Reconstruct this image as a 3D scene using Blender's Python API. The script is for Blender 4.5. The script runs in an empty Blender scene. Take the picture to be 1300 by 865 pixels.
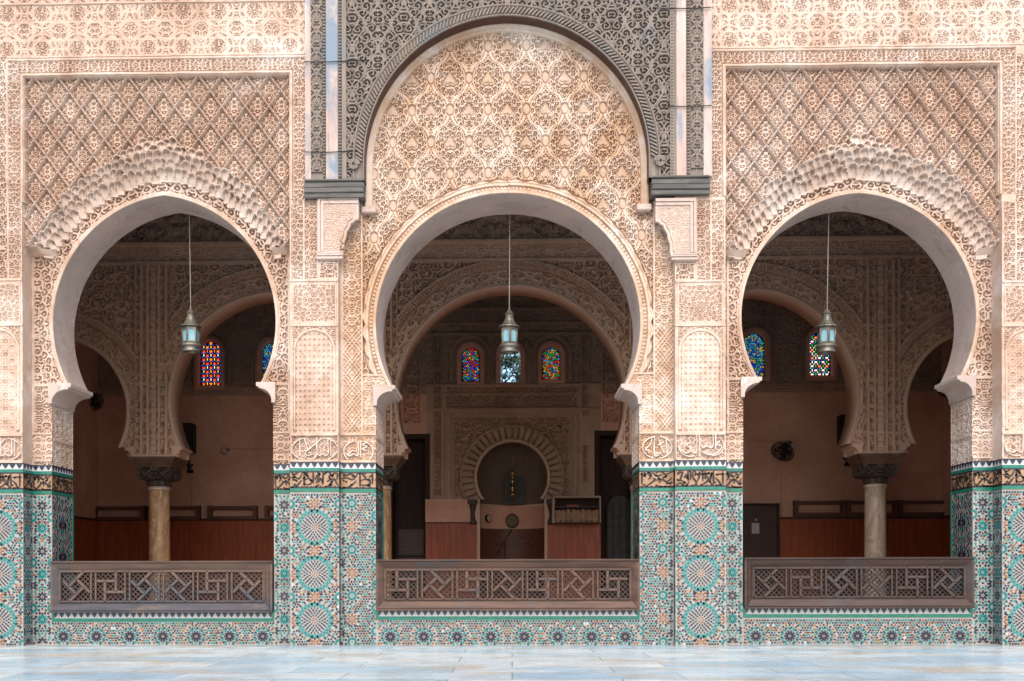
import bpy, bmesh, math, random
import numpy as np
from mathutils import Vector, Matrix, Euler
R = math.radians
random.seed(7); rng = np.random.default_rng(11)
sc = bpy.context.scene
col = sc.collection
RES = 0.0068          # grid of the carved plaster, metres

# ------------------------------------------------------------------ camera
F = 1350.0            # focal length for a picture 1300 wide
CAM = Vector((0.0, -13.5, 0.9)); YAW = R(1.31); ROLL = R(-0.115)
cam = bpy.data.cameras.new('camera'); camo = bpy.data.objects.new('camera', cam); col.objects.link(camo)
cam.sensor_width = 36; cam.lens = 36*F/1300; cam.clip_end = 400; cam.clip_start = .1
RM = (Matrix.Rotation(YAW, 3, 'Z') @ Matrix.Rotation(R(90), 3, 'X') @ Matrix.Rotation(ROLL, 3, 'Z'))
camo.matrix_world = Matrix.Translation(CAM) @ RM.to_4x4()
SX = F*math.tan(YAW)/1300; SY = 297.5/1300
cam.shift_x = SX; cam.shift_y = SY
sc.camera = camo
RI = RM.inverted()
def W(px, py, Y):
    """world (x, z) of a photo pixel on the plane at depth Y"""
    d = RM @ Vector(((px-650)/F + SX*1300/F, (432.5-py)/F + SY*1300/F, -1))
    t = (Y-CAM.y)/d.y
    return CAM.x+d.x*t, CAM.z+d.z*t
def wx(px, Y, py=480): return W(px, py, Y)[0]
def wz(py, Y, px=650): return W(px, py, Y)[1]
class Loc:
    """local photo units on a vertical plane: level lines stay level in the world"""
    def __init__(s, px, py, Y):
        s.px, s.py, s.Y = px, py, Y
        s.x0, s.z0 = W(px, py, Y)
        s.m = (W(px+20, py, Y)[0]-W(px-20, py, Y)[0])/40
    def p(s, X): return s.px+(X-s.x0)/s.m
    def q(s, Z): return s.py-(Z-s.z0)/s.m
    def x(s, px): return s.x0+(px-s.px)*s.m
    def z(s, py): return s.z0-(py-s.py)*s.m

# ------------------------------------------------------------------ object helpers
def tag(o, label=None, cat=None, group=None, kind=None):
    if label: o['label'] = label
    if cat: o['category'] = cat
    if group: o['group'] = group
    if kind: o['kind'] = kind
    return o
def empty(name, loc=(0, 0, 0), label=None, cat=None, group=None):
    o = bpy.data.objects.new(name, None); col.objects.link(o); o.location = loc; o.empty_display_size = .1
    return tag(o, label, cat, group)
def link(name, me, parent=None, mats=None):
    o = bpy.data.objects.new(name, me); col.objects.link(o)
    for m in (mats if isinstance(mats, (list, tuple)) else [mats]):
        if m: me.materials.append(m)
    if parent is not None:
        o.parent = parent
        off = Vector((0, 0, 0)); p = parent
        while p is not None: off += p.location; p = p.parent
        o.location = -off
    return o
def copy_tree(o, parent=None):
    c = o.copy(); col.objects.link(c); c.parent = parent
    for ch in list(o.children): copy_tree(ch, c)
    return c

class MB:
    """collects world-space geometry for one mesh"""
    def __init__(s): s.v = []; s.f = []; s.mi = []; s.sm = []
    def add(s, vs, fs, mi=0, smooth=False):
        b = len(s.v); s.v += [tuple(v) for v in vs]
        for f in fs: s.f.append([b+i for i in f]); s.mi.append(mi); s.sm.append(smooth)
    def box(s, x0, x1, y0, y1, z0, z1, mi=0, b=0.0):
        if b <= 0:
            v = [(x, y, z) for x in (x0, x1) for y in (y0, y1) for z in (z0, z1)]
            s.add(v, [(0, 1, 3, 2), (4, 6, 7, 5), (0, 4, 5, 1), (2, 3, 7, 6), (0, 2, 6, 4), (1, 5, 7, 3)], mi); return
        bm = bmesh.new(); bmesh.ops.create_cube(bm, size=1)
        for v in bm.verts: v.co = Vector(((x0+x1)/2+v.co.x*(x1-x0), (y0+y1)/2+v.co.y*(y1-y0), (z0+z1)/2+v.co.z*(z1-z0)))
        bmesh.ops.bevel(bm, geom=bm.edges[:], offset=b, segments=2, affect='EDGES', clamp_overlap=True)
        s.bm(bm, mi)
    def bm(s, bm, mi=0, smooth=False):
        bm.verts.index_update()
        s.add([v.co for v in bm.verts], [[v.index for v in f.verts] for f in bm.faces], mi, smooth); bm.free()
    def obox(s, c, ax, ay, az, hx, hy, hz, mi=0):
        c = Vector(c); ax = Vector(ax).normalized()*hx; ay = Vector(ay).normalized()*hy; az = Vector(az).normalized()*hz
        v = [c+ax*i+ay*j+az*k for i in (-1, 1) for j in (-1, 1) for k in (-1, 1)]
        s.add(v, [(0, 1, 3, 2), (4, 6, 7, 5), (0, 4, 5, 1), (2, 3, 7, 6), (0, 2, 6, 4), (1, 5, 7, 3)], mi)
    def lathe(s, c, prof, n=24, mi=0, smooth=True, rot=0.0, caps=True):
        b = []
        for r, z in prof: b += [(c[0]+r*math.cos(2*math.pi*k/n+rot), c[1]+r*math.sin(2*math.pi*k/n+rot), c[2]+z) for k in range(n)]
        f = [(i*n+k, i*n+(k+1) % n, (i+1)*n+(k+1) % n, (i+1)*n+k) for i in range(len(prof)-1) for k in range(n)]
        if caps: f += [tuple(range(n))[::-1], tuple((len(prof)-1)*n+k for k in range(n))]
        s.add(b, f, mi, smooth)
    def tube(s, pts, r, n=8, mi=0):
        pts = [Vector(p) for p in pts]; vs = []
        for i, p in enumerate(pts):
            d = (pts[min(i+1, len(pts)-1)]-pts[max(i-1, 0)]).normalized()
            u = d.cross(Vector((0, 0, 1)))
            if u.length < .05: u = d.cross(Vector((1, 0, 0)))
            u.normalize(); w = d.cross(u)
            rr = r[i] if isinstance(r, (list, tuple)) else r
            vs += [p+(u*math.cos(2*math.pi*k/n)+w*math.sin(2*math.pi*k/n))*rr for k in range(n)]
        f = [(i*n+k, i*n+(k+1) % n, (i+1)*n+(k+1) % n, (i+1)*n+k) for i in range(len(pts)-1) for k in range(n)]
        f += [tuple(range(n))[::-1], tuple((len(pts)-1)*n+k for k in range(n))]
        s.add(vs, f, mi, True)
    def prism(s, poly, y0, y1, mi=0):
        """polygon of (x, z) extruded along y"""
        n = len(poly)
        v = [(x, y0, z) for x, z in poly]+[(x, y1, z) for x, z in poly]
        s.add(v, [tuple(range(n)), tuple(range(2*n-1, n-1, -1))]+[(k, n+k, n+(k+1) % n, (k+1) % n) for k in range(n)], mi)
    def ribbon(s, pts, w, y, thick, mi=0):
        """flat stroke on a vertical plane, tapered at both ends like a reed pen"""
        P = smooth_line(pts, 6); n = len(P); a = []; b = []
        for i, (x, z) in enumerate(P):
            q0 = P[max(i-1, 0)]; q1 = P[min(i+1, n-1)]
            dx, dz = q1[0]-q0[0], q1[1]-q0[1]; l = math.hypot(dx, dz) or 1
            t = i/(n-1); ww = w*.5*(.55+.45*math.sin(math.pi*t))*(1.25 if abs(dz) > abs(dx) else .9)
            a.append((x-dz/l*ww, z+dx/l*ww)); b.append((x+dz/l*ww, z-dx/l*ww))
        v = [(p[0], y-thick, p[1]) for p in a+b]
        s.add(v, [(i, i+1, n+i+1, n+i) for i in range(n-1)], mi)
    def build(s, name, parent, mats):
        me = bpy.data.meshes.new(name); me.from_pydata(s.v, [], s.f)
        me.polygons.foreach_set('material_index', s.mi); me.polygons.foreach_set('use_smooth', s.sm); me.update()
        return link(name, me, parent, mats)
def smooth_line(pts, k=5):
    if len(pts) < 3: return [tuple(pts[0][i]+(pts[-1][i]-pts[0][i])*t/k for i in (0, 1)) for t in range(k+1)]
    out = []; P = [pts[0]]+list(pts)+[pts[-1]]
    for i in range(1, len(P)-2):
        for j in range(k):
            t = j/k; p0, p1, p2, p3 = P[i-1], P[i], P[i+1], P[i+2]
            out.append(tuple(.5*(2*p1[c]+(p2[c]-p0[c])*t+(2*p0[c]-5*p1[c]+4*p2[c]-p3[c])*t*t+(3*p1[c]-p0[c]-3*p2[c]+p3[c])*t**3) for c in (0, 1)))
    out.append(tuple(pts[-1])); return out
def grid_mesh(name, V, mask, parent, mat, smooth=False, attr=None):
    """mesh from a (nz, nx, 3) vertex array; mask (nz-1, nx-1) says which faces exist"""
    nz, nx = V.shape[:2]
    jj, ii = np.nonzero(mask)
    a = jj*nx+ii
    quads = np.stack([a, a+1, a+nx+1, a+nx], 1)
    used, inv = np.unique(quads.ravel(), return_inverse=True)
    co = V.reshape(-1, 3)[used].astype(np.float32)
    me = bpy.data.meshes.new(name)
    me.vertices.add(len(co)); me.vertices.foreach_set('co', co.ravel())
    n = len(quads)
    me.loops.add(n*4); me.loops.foreach_set('vertex_index', inv.astype(np.int32).ravel())
    me.polygons.add(n); me.polygons.foreach_set('loop_start', np.arange(0, n*4, 4, dtype=np.int32))
    me.polygons.foreach_set('use_smooth', np.full(n, smooth))
    me.update(calc_edges=True)
    if attr is not None:
        at = me.attributes.new('pigment', 'FLOAT', 'POINT'); at.data.foreach_set('value', attr.ravel()[used].astype(np.float32))
    return link(name, me, parent, mat)

# ------------------------------------------------------------------ materials
class NT:
    def __init__(s, m):
        m.use_nodes = True; s.t = m.node_tree; s.n = s.t.nodes; s.l = s.t.links
        s.p = s.n['Principled BSDF']
    def new(s, t, **k):
        n = s.n.new(t)
        for a, b in k.items(): setattr(n, a, b)
        return n
    def pos(s, scale=(1, 1, 1), rot=(0, 0, 0)):
        g = s.new('ShaderNodeNewGeometry'); mp = s.new('ShaderNodeMapping')
        mp.inputs['Scale'].default_value = scale; mp.inputs['Rotation'].default_value = rot
        s.l.new(g.outputs['Position'], mp.inputs['Vector']); return mp.outputs[0]
    def noise(s, scale, detail=4, vec=None, rough=.55, dist=0):
        n = s.new('ShaderNodeTexNoise'); n.inputs['Scale'].default_value = scale; n.inputs['Detail'].default_value = detail
        n.inputs['Roughness'].default_value = rough; n.inputs['Distortion'].default_value = dist
        s.l.new(vec if vec is not None else s.pos(), n.inputs['Vector']); return n.outputs[0]
    def ramp(s, fac, a, b, lo=0.0, hi=1.0):
        r = s.new('ShaderNodeMapRange'); r.inputs[1].default_value = a; r.inputs[2].default_value = b
        r.inputs[3].default_value = lo; r.inputs[4].default_value = hi; r.interpolation_type = 'SMOOTHSTEP'
        s.l.new(fac, r.inputs[0]); return r.outputs[0]
    def mix(s, fac, a, b, mode='MIX'):
        m = s.new('ShaderNodeMix', data_type='RGBA', blend_type=mode)
        for v, i in ((fac, 0), (a, 6), (b, 7)):
            if isinstance(v, (int, float)): m.inputs[i].default_value = v
            elif isinstance(v, (tuple, list)): m.inputs[i].default_value = (*v[:3], 1)
            else: s.l.new(v, m.inputs[i])
        return m.outputs[2]
    def bump(s, h, strength=.3, dist=.01):
        b = s.new('ShaderNodeBump'); b.inputs['Strength'].default_value = strength; b.inputs['Distance'].default_value = dist
        s.l.new(h, b.inputs['Height']); s.l.new(b.outputs[0], s.p.inputs['Normal'])
    def color(s, c):
        if isinstance(c, tuple): s.p.inputs['Base Color'].default_value = (*c, 1)
        else: s.l.new(c, s.p.inputs['Base Color'])
def newmat(name): m = bpy.data.materials.new(name); return m, NT(m)
def stucco(name, A, B, C, white=(.52, .66), pig=(.34, .22, .15), bump=.25, D=None):
    m, t = newmat(name)
    c = t.mix(t.ramp(t.noise(1.1, 5), .38, .62), A, B)
    c = t.mix(t.ramp(t.noise(.75, 6, t.pos((1, 1, 1.5), (0, .3, 0)), .7, .6), *white), c, C)
    c = t.mix(t.ramp(t.noise(.9, 7, t.pos((1, 1, .8), (0, .5, .2)), .7, .8), .47, .64, 0, .75), c, D if D else tuple(x*.8 for x in A))
    c = t.mix(t.ramp(t.noise(3.2, 6, t.pos((1.6, 1, .7)), .7, .4), .51, .66, 0, .55), c, D if D else tuple(x*.75 for x in A))
    c = t.mix(t.ramp(t.noise(9, 5), .3, .75, 0, .3), c, tuple(x*.72 for x in A))
    a = t.new('ShaderNodeAttribute', attribute_name='pigment')
    ng = t.new('ShaderNodeMath', operation='MULTIPLY', use_clamp=True); ng.inputs[1].default_value = -1; t.l.new(a.outputs['Fac'], ng.inputs[0])
    ps = t.new('ShaderNodeMath', operation='MULTIPLY', use_clamp=True); ps.inputs[1].default_value = 1; t.l.new(a.outputs['Fac'], ps.inputs[0])
    c = t.mix(ng.outputs[0], t.mix(ps.outputs[0], c, pig), C)
    t.color(c); t.p.inputs['Roughness'].default_value = .9; t.p.inputs['Specular IOR Level'].default_value = .2
    t.bump(t.noise(70, 4), bump, .006)
    return m
def plain(name, A, B=None, rough=.8, scale=2, bump=0, bs=60, spec=.3, metal=0, stretch=(1, 1, 1)):
    m, t = newmat(name)
    if B is None: B = tuple(x*.8 for x in A)
    c = t.mix(t.ramp(t.noise(scale, 5, t.pos(stretch)), .35, .65), A, B)
    c = t.mix(t.ramp(t.noise(scale*9, 4, t.pos(stretch)), .4, .8, 0, .35), c, tuple(x*.6 for x in A))
    t.color(c); t.p.inputs['Roughness'].default_value = rough; t.p.inputs['Specular IOR Level'].default_value = spec
    t.p.inputs['Metallic'].default_value = metal
    if bump: t.bump(t.noise(bs, 4, t.pos(stretch)), bump, .006)
    return m
def wood(name, A, B, stain=None, rough=.6, axis='x', amount=(.5, .62), grain=14):
    m, t = newmat(name)
    st = (.12, 1, 1) if axis == 'x' else (1, 1, .12)
    g = t.noise(grain, 6, t.pos(st), .6, .4)
    c = t.mix(t.ramp(g, .35, .65), A, B)
    c = t.mix(t.ramp(t.noise(grain*5, 3, t.pos(st)), .55, .75, 0, .5), c, tuple(x*.45 for x in A))
    if stain:
        st2 = (.5, 1, 1) if axis == 'x' else (1, 1, .5)
        c = t.mix(t.ramp(t.noise(1.6, 6, t.pos(st2), .65, .3), *amount), c, stain)
    t.color(c); t.p.inputs['Roughness'].default_value = rough; t.p.inputs['Specular IOR Level'].default_value = .35
    t.bump(g, .3, .004)
    return m
def glaze(name, A, B=None, rough=.22):
    m, t = newmat(name)
    B = B or tuple(x*.6 for x in A)
    n = t.noise(23, 2)
    t.color(t.mix(t.ramp(n, .3, .7), A, B)); t.p.inputs['Roughness'].default_value = rough
    t.p.inputs['Specular IOR Level'].default_value = .45
    return m
M = {}
M['stucco'] = stucco('carved_plaster', (.55, .384, .286), (.61, .468, .372), (.70, .595, .52), (.46, .72), D=(.40, .245, .165))
M['stucco_r'] = stucco('carved_plaster_pink', (.575, .406, .306), (.635, .495, .402), (.71, .61, .54), (.44, .74), D=(.43, .265, .175))
M['tympanum'] = stucco('carved_plaster_pale', (.575, .40, .285), (.65, .515, .41), (.74, .655, .58), (.46, .68), (.40, .26, .17), D=(.47, .275, .155))
m, t = newmat('smooth_plaster')
c = t.mix(t.ramp(t.noise(1.1, 6, None, .65), .35, .65), (.56, .43, .37), (.45, .345, .29)); c = t.mix(t.ramp(t.noise(2.8, 7, t.pos((1, 1, .5)), .72, .6), .54, .70, 0, .7), c, (.34, .25, .20)); c = t.mix(t.ramp(t.noise(1.7, 6, t.pos((1, 1, 1), (.4, 0, .3)), .7), .60, .72, 0, .8), c, (.66, .58, .53))
vo = t.new('ShaderNodeTexVoronoi', feature='DISTANCE_TO_EDGE'); vo.inputs['Scale'].default_value = 2.3; nz = t.new('ShaderNodeTexNoise'); nz.inputs['Scale'].default_value = 4; nz.inputs['Detail'].default_value = 6
t.l.new(t.pos(), nz.inputs['Vector']); ad = t.new('ShaderNodeMix', data_type='VECTOR'); ad.inputs[0].default_value = .22; t.l.new(t.pos(), ad.inputs[4]); t.l.new(nz.outputs['Color'], ad.inputs[5]); t.l.new(ad.outputs[1], vo.inputs['Vector'])
c = t.mix(t.ramp(vo.outputs['Distance'], .0, .009, .55, 0), c, (.16, .11, .09)); t.color(c); t.p.inputs['Roughness'].default_value = .88; t.p.inputs['Specular IOR Level'].default_value = .2; t.bump(t.noise(16, 7), .45, .012); M['plaster'] = m
M['inner'] = stucco('inner_carved_plaster', (.70, .47, .335), (.64, .42, .295), (.75, .55, .42), (.55, .75))
M['inner_plain'] = plain('inner_plaster', (.70, .47, .355), (.61, .40, .29), .9, 1.0, .2)
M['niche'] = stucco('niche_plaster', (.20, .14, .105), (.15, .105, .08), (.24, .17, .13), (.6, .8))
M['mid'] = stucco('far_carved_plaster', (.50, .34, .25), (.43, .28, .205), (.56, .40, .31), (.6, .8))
M['dark_plaster'] = stucco('dark_carved_plaster', (.40, .285, .215), (.32, .225, .17), (.48, .36, .28), (.55, .75))  # darker plaster tone for the upper far wall
M['wallpaint'] = plain('salmon_wall_paint', (.70, .40, .295), (.58, .30, .21), .85, .9, .1)
M['cedar'] = wood('weathered_cedar', (.265, .212, .172), (.20, .158, .13), (.19, .187, .182), .8, 'z', (.52, .68), 10)
M['plank'] = wood('peeling_painted_plank', (.46, .32, .26), (.53, .45, .40), (.20, .24, .29), .75, 'z', (.46, .60), 6)
M['beam'] = wood('grey_driftwood_beam', (.15, .135, .12), (.085, .078, .07), (.13, .13, .127), .8, 'x', (.5, .7), 16)
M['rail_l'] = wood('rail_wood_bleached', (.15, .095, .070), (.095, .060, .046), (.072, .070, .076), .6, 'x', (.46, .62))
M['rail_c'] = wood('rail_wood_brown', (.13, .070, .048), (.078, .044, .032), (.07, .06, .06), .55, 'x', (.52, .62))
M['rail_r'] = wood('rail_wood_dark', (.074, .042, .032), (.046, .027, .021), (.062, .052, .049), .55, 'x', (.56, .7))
M['lattice_shade_l'] = wood('lattice_wood_shade_l', (.075, .052, .042), (.048, .035, .03), (.04, .04, .045), .6, 'x', (.5, .65))  # lattice woods: rail wood darkened to stand for the shade behind the strapwork
M['lattice_shade_c'] = wood('lattice_wood_shade_c', (.065, .036, .025), (.042, .024, .018), (.035, .03, .03), .6, 'x', (.5, .65))
M['lattice_shade_r'] = wood('lattice_wood_shade_r', (.045, .028, .022), (.03, .019, .015), (.03, .027, .026), .6, 'x', (.5, .65))
M['sill_l'] = wood('grey_sill_sky_tint', (.07, .062, .07), (.042, .04, .047), (.12, .085, .065), .5, 'x', (.6, .7))  # grey wood with blue sky light on the sill mixed into its colour
M['grout'] = plain('white_tile', (.345, .325, .30), (.29, .265, .24), .25, 8, 0, spec=.45)
M['black'] = glaze('black_tile', (.014, .02, .04), (.03, .03, .045))
M['orange'] = glaze('amber_tile', (.30, .115, .035), (.19, .065, .022))
M['teal'] = glaze('turquoise_tile', (.014, .225, .20), (.008, .145, .15))
M['green'] = glaze('green_tile', (.014, .185, .12), (.01, .12, .085))
M['white'] = glaze('pale_tile', (.52, .51, .50), (.44, .43, .42))
M['ochre'] = plain('ochre_script_tile', (.40, .24, .14), (.30, .165, .09), .5, 9)
M['ink'] = plain('black_script', (.025, .02, .02), (.04, .03, .025), .5)
M['redwood'] = wood('red_wainscot', (.40, .085, .028), (.26, .055, .02), None, .45, 'z')
M['darkwood'] = wood('dark_wood', (.075, .032, .022), (.05, .022, .016), None, .5, 'x')
M['rackwood'] = wood('rack_wood', (.15, .058, .036), (.10, .038, .026), None, .5, 'x')
M['blackwood'] = wood('black_brown_wood', (.045, .022, .016), (.03, .015, .012), None, .8, 'z')
M['capital'] = plain('sooty_marble', (.095, .062, .046), (.05, .035, .028), .6, 9, .3)
M['abacus'] = plain('brown_abacus_stone', (.17, .095, .062), (.11, .062, .042), .65, 6, .3)
M['shaft_l'] = plain('honey_marble', (.64, .38, .20), (.40, .22, .11), .35, 2.2, 0, stretch=(1, 1, .5), spec=.4)
M['shaft_r'] = plain('grey_marble', (.64, .47, .34), (.46, .32, .22), .35, 2.2, 0, stretch=(1, 1, .4), spec=.4)
def marble(name, A, B, C):
    m, t = newmat(name); v = t.noise(2.6, 7, t.pos((1, 1, .45), (.2, .25, 0)), .68, 2.2)
    c = t.mix(t.ramp(v, .36, .6), A, B); c = t.mix(t.ramp(t.noise(5, 7, t.pos((1.4, 1.4, .5), (.5, .3, 0)), .75, 3), .53, .6, 0, .8), c, C)
    t.color(c); t.p.inputs['Roughness'].default_value = .38; return m
M['shaft_l'] = marble('honey_marble', (.62, .37, .19), (.40, .215, .105), (.72, .56, .40)); M['shaft_r'] = marble('grey_marble', (.62, .47, .35), (.42, .29, .20), (.72, .64, .56))
M['tin'] = plain('tarnished_brass', (.24, .205, .16), (.15, .145, .125), .5, 14, .2, metal=.6, spec=.5)
M['wire'] = plain('pale_wire', (.5, .42, .36), None, .6)
M['brass'] = plain('brass', (.55, .36, .12), (.4, .25, .08), .3, 10, metal=.9)
M['matt_black'] = plain('matt_black_plastic', (.012, .011, .011), (.018, .016, .015), .6)
M['paper'] = plain('paper', (.5, .46, .45), (.45, .42, .4), .8)
M['smoke'] = plain('dull_glass', (.045, .045, .045), (.03, .03, .03), .45, 6, spec=.2)
m, t = newmat('pale_blue_glass'); t.color(t.mix(t.ramp(t.noise(5, 3), .3, .7), (.22, .47, .55), (.36, .60, .66)))
t.p.inputs['Roughness'].default_value = .12; t.p.inputs['Transmission Weight'].default_value = .25; M['glass'] = m
def glow(name, c, s=1.0):
    m, t = newmat(name); t.color(c); t.p.inputs['Emission Color'].default_value = (*c, 1); t.p.inputs['Emission Strength'].default_value = s
    t.p.inputs['Roughness'].default_value = .2; return m
GS = .26
M['g_red'] = glow('lit_red_glass', (.75, .045, .02), GS); M['g_orange'] = glow('lit_orange_glass', (.95, .22, .03), GS)
M['g_yellow'] = glow('lit_yellow_glass', (.95, .62, .10), GS); M['g_blue'] = glow('lit_blue_glass', (.03, .09, .75), GS)
M['g_cyan'] = glow('lit_cyan_glass', (.08, .5, .75), GS); M['g_green'] = glow('lit_green_glass', (.05, .42, .10), GS)
M['g_white'] = glow('lit_white_glass', (.9, .9, .85), GS)
for k_ in list(M):
    if k_.startswith('g_'):
        c_ = tuple(M[k_].node_tree.nodes['Principled BSDF'].inputs['Base Color'].default_value)[:3]; M['h_'+k_[2:]] = glow('bright_'+M[k_].name, c_, .72)
M['lead'] = plain('window_tracery', (.03, .022, .02), None, .7)

# ------------------------------------------------------------------ ornament (heights 0..1 in photo units)
def sst(a, b, x):
    t = np.clip((x-a)/(b-a), 0, 1); return t*t*(3-2*t)
def scroll(u, v, pu, pv, lam, seed, n=None, w=.15, thr=-.1):
    """mirrored leaf-scroll tracery: raised stems and leaves, holes between"""
    r0 = np.random.default_rng(seed)
    a = np.abs(((u/pu) % 1)-.5)*pu; b = (v/pv % 1)*pv
    n = n or max(3, int(pu*.5*pv/(lam*2.6)**2))
    C = []
    for _ in range(400):
        c = (r0.uniform(0, pu/2), r0.uniform(0, pv))
        if all(math.hypot(c[0]-d[0], min(abs(c[1]-d[1]), pv-abs(c[1]-d[1]))) > lam*1.9 for d in C): C.append(c)
        if len(C) >= n: break
    d1 = np.full(u.shape, 1e9); d2 = d1.copy(); du = np.zeros(u.shape); dv = du.copy(); sg = du.copy()
    for k, c in enumerate(C):
        for o in (-pv, 0, pv):
            x = a-c[0]; y = b-c[1]-o; d = np.hypot(x, y)
            near = d < d1
            d2 = np.where(near, d1, np.minimum(d2, d))
            du = np.where(near, x, du); dv = np.where(near, y, dv); sg = np.where(near, 1 if k % 2 else -1, sg); d1 = np.where(near, d, d1)
    th = np.arctan2(dv, du)
    f = np.cos(2*np.pi*d1/lam+sg*th)+.45*np.cos(4*th*sg+2*np.pi*d1/(lam*1.5))
    h = sst(thr-w*2, thr+w*2, f)
    edge = 1-sst(lam*.12, lam*.34, (d2-d1)*.5)
    return np.maximum(h, edge*.9)
def star_net(u, v, P, w=.09):
    """interlaced eight-point star bands"""
    a = (u/P) % 1-.5; b = (v/P) % 1-.5
    def ring(x, y, r):
        s1 = np.maximum(np.abs(x), np.abs(y)); s2 = (np.abs(x)+np.abs(y))/1.41421
        return np.minimum(np.abs(s1-r), np.abs(s2-r))
    d = ring(a, b, .24)
    a2 = (u/P+.5) % 1-.5; b2 = (v/P+.5) % 1-.5
    d = np.minimum(d, ring(a2, b2, .24))
    d = np.minimum(d, np.abs(np.hypot(a, b)-.42)); d = np.minimum(d, np.minimum(np.abs(a), np.abs(b))+.3*(np.hypot(a, b) < .24))
    return 1-sst(w*.5, w, d)
def strokes(P, Q, lines, w):
    """distance based raised strokes"""
    d = np.full(P.shape, 1e9)
    for ln in lines:
        S = smooth_line(ln, 4)
        for (x0, y0), (x1, y1) in zip(S[:-1], S[1:]):
            dx, dy = x1-x0, y1-y0; L = dx*dx+dy*dy+1e-9
            t = np.clip(((P-x0)*dx+(Q-y0)*dy)/L, 0, 1)
            d = np.minimum(d, np.hypot(P-x0-t*dx, Q-y0-t*dy))
    return 1-sst(w*.6, w*1.1, d)
def line_d(p, c, w): return 1-sst(w*.5, w*.5+.7, np.abs(p-c))

# ------------------------------------------------------------------ facade: layout
YP, YS, YC, YK, YB = 0.0, .27, .14, .055, .93       # pier face, side bays, middle bay, lozenge panels, back of wall
Lpl, Lpr = Loc(399, 450, YP), Loc(889, 450, YP)
Lol, Lor = Loc(-2, 450, YP), Loc(1303, 450, YP)
Lbl, Lbc, Lbr = Loc(207, 400, YS), Loc(644.5, 400, YC), Loc(1089, 400, YS)
Lkl, Lkr = Loc(207, 200, YK), Loc(1092, 200, YK)
Lfl, Lfr = Loc(207, 80, YP), Loc(1095, 70, YP)
Lce = Loc(644.5, 130, -.08)
XPL0, XPL1 = wx(368, YP), wx(430, YP)
XPR0, XPR1 = wx(857, YP), wx(921.5, YP)
XOL, XOR = wx(29, YP), wx(1272, YP)
ZD = .5*(Lpl.z(586.5)+Lpr.z(584.0))                # top of the tile dado
ZTOP = Lfl.z(-45)
class Arch:
    def __init__(s, L, cx, cy, half, apex, foot, j0, j1):
        s.L, s.cx, s.cy, s.half, s.foot, s.j0, s.j1 = L, cx, cy, half, foot, j0, j1
        a = cy-apex; s.R = (half+a*a/half)/2; s.e = s.R-half
    def s(s, P, Q): return np.hypot(np.abs(P-s.cx)+s.e, s.cy-Q)-s.R
    def inside(s, P, Q):
        return ((s.s(P, Q) < 0) & (Q <= s.foot)) | ((Q > s.foot) & (P > s.j0) & (P < s.j1))
    def curve(s, off=0.0, n=40, foot=None):
        """photo-unit points from the left foot over the crown to the right foot"""
        r = s.R+off; foot = s.foot if foot is None else foot
        a0 = -math.asin(min(1, (foot-s.cy)/r)); a1 = math.acos(max(-1, min(1, s.e/r)))
        rt = [(s.cx-s.e+r*math.cos(a0+(a1-a0)*k/n), s.cy-r*math.sin(a0+(a1-a0)*k/n)) for k in range(n+1)]
        return [(2*s.cx-x, y) for x, y in rt][:-1]+rt[::-1]
    def world(s, pts): return [(s.L.x(p), s.L.z(q)) for p, q in pts]
AL = Arch(Lbl, 208.5, 410, 141, 250, 487, 65, 347)
AC = Arch(Lbc, 644.5, 411, 167.5, 246, 490, 476, 811)
AR = Arch(Lbr, 1089.5, 402, 148.5, 245, 480, 942, 1234)

# ---- traced lettering of the plaster blocks and of the black script frieze (photo units)
def tr(lines, ox, oy, k): return [[(ox+x/k, oy+y/k) for x, y in l] for l in lines]
def oval(cx, cy, rx, ry, a0, a1, n=9): return [(cx+rx*math.cos(R(a0+(a1-a0)*i/n)), cy+ry*math.sin(R(a0+(a1-a0)*i/n))) for i in range(n+1)]
K1, K2 = 9.608, 8.667
BLK_A = tr([[(190, 170), (192, 260), (195, 365)], [(250, 155), (272, 230), (295, 300)], [(465, 155), (380, 230), (290, 300), (262, 335), (290, 365), (335, 350), (320, 325), (300, 340)],
            [(400, 150), (402, 250), (405, 330), (385, 385), (330, 408), (275, 390), (255, 365)], [(540, 165), (542, 260), (543, 340), (510, 365), (470, 345), (440, 365), (410, 350)],
            [(573, 170), (573, 365)], oval(375, 285, 280, 155, 120, 240), oval(375, 285, 280, 155, -60, 60)], 360, 540, K1)
BLK_B = tr([[(905, 185), (905, 330), (880, 352), (845, 330), (800, 352), (775, 345)], [(932, 185), (930, 365)], [(1010, 190), (955, 215), (1010, 240), (955, 270), (1000, 290)],
            [(780, 345), (825, 290), (865, 300)], [(815, 425), (850, 398), (892, 425)], oval(905, 305, 180, 140, 110, 250), oval(905, 305, 180, 140, -70, 70)], 360, 540, K1)
BLK_C = tr([[(730, 90), (730, 285), (700, 310), (660, 290), (620, 312), (570, 295), (530, 240)], [(757, 90), (757, 345)], [(910, 105), (910, 230), (880, 252), (840, 232), (800, 255), (788, 240)],
            [(937, 105), (937, 265)], [(985, 180), (948, 222), (1005, 235), (970, 300), (880, 332), (810, 310), (785, 290)], [(525, 230), (560, 310), (640, 348), (705, 342)],
            [(640, 140), (655, 190), (620, 220), (650, 250)], oval(900, 230, 130, 110, -50, 90)], 800, 540, K2)
BLK_D = tr([[(260, 125), (256, 310), (275, 335), (310, 320)], [(300, 135), (328, 225), (362, 305)], [(232, 130), (215, 205), (160, 262), (205, 275), (195, 300)], [(388, 125), (395, 315)],
            [(270, 320), (310, 300), (345, 330)], [(300, 215), (360, 180)], oval(290, 240, 160, 120, 100, 260), oval(290, 240, 160, 120, -80, 80)], 800, 540, K2)
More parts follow.
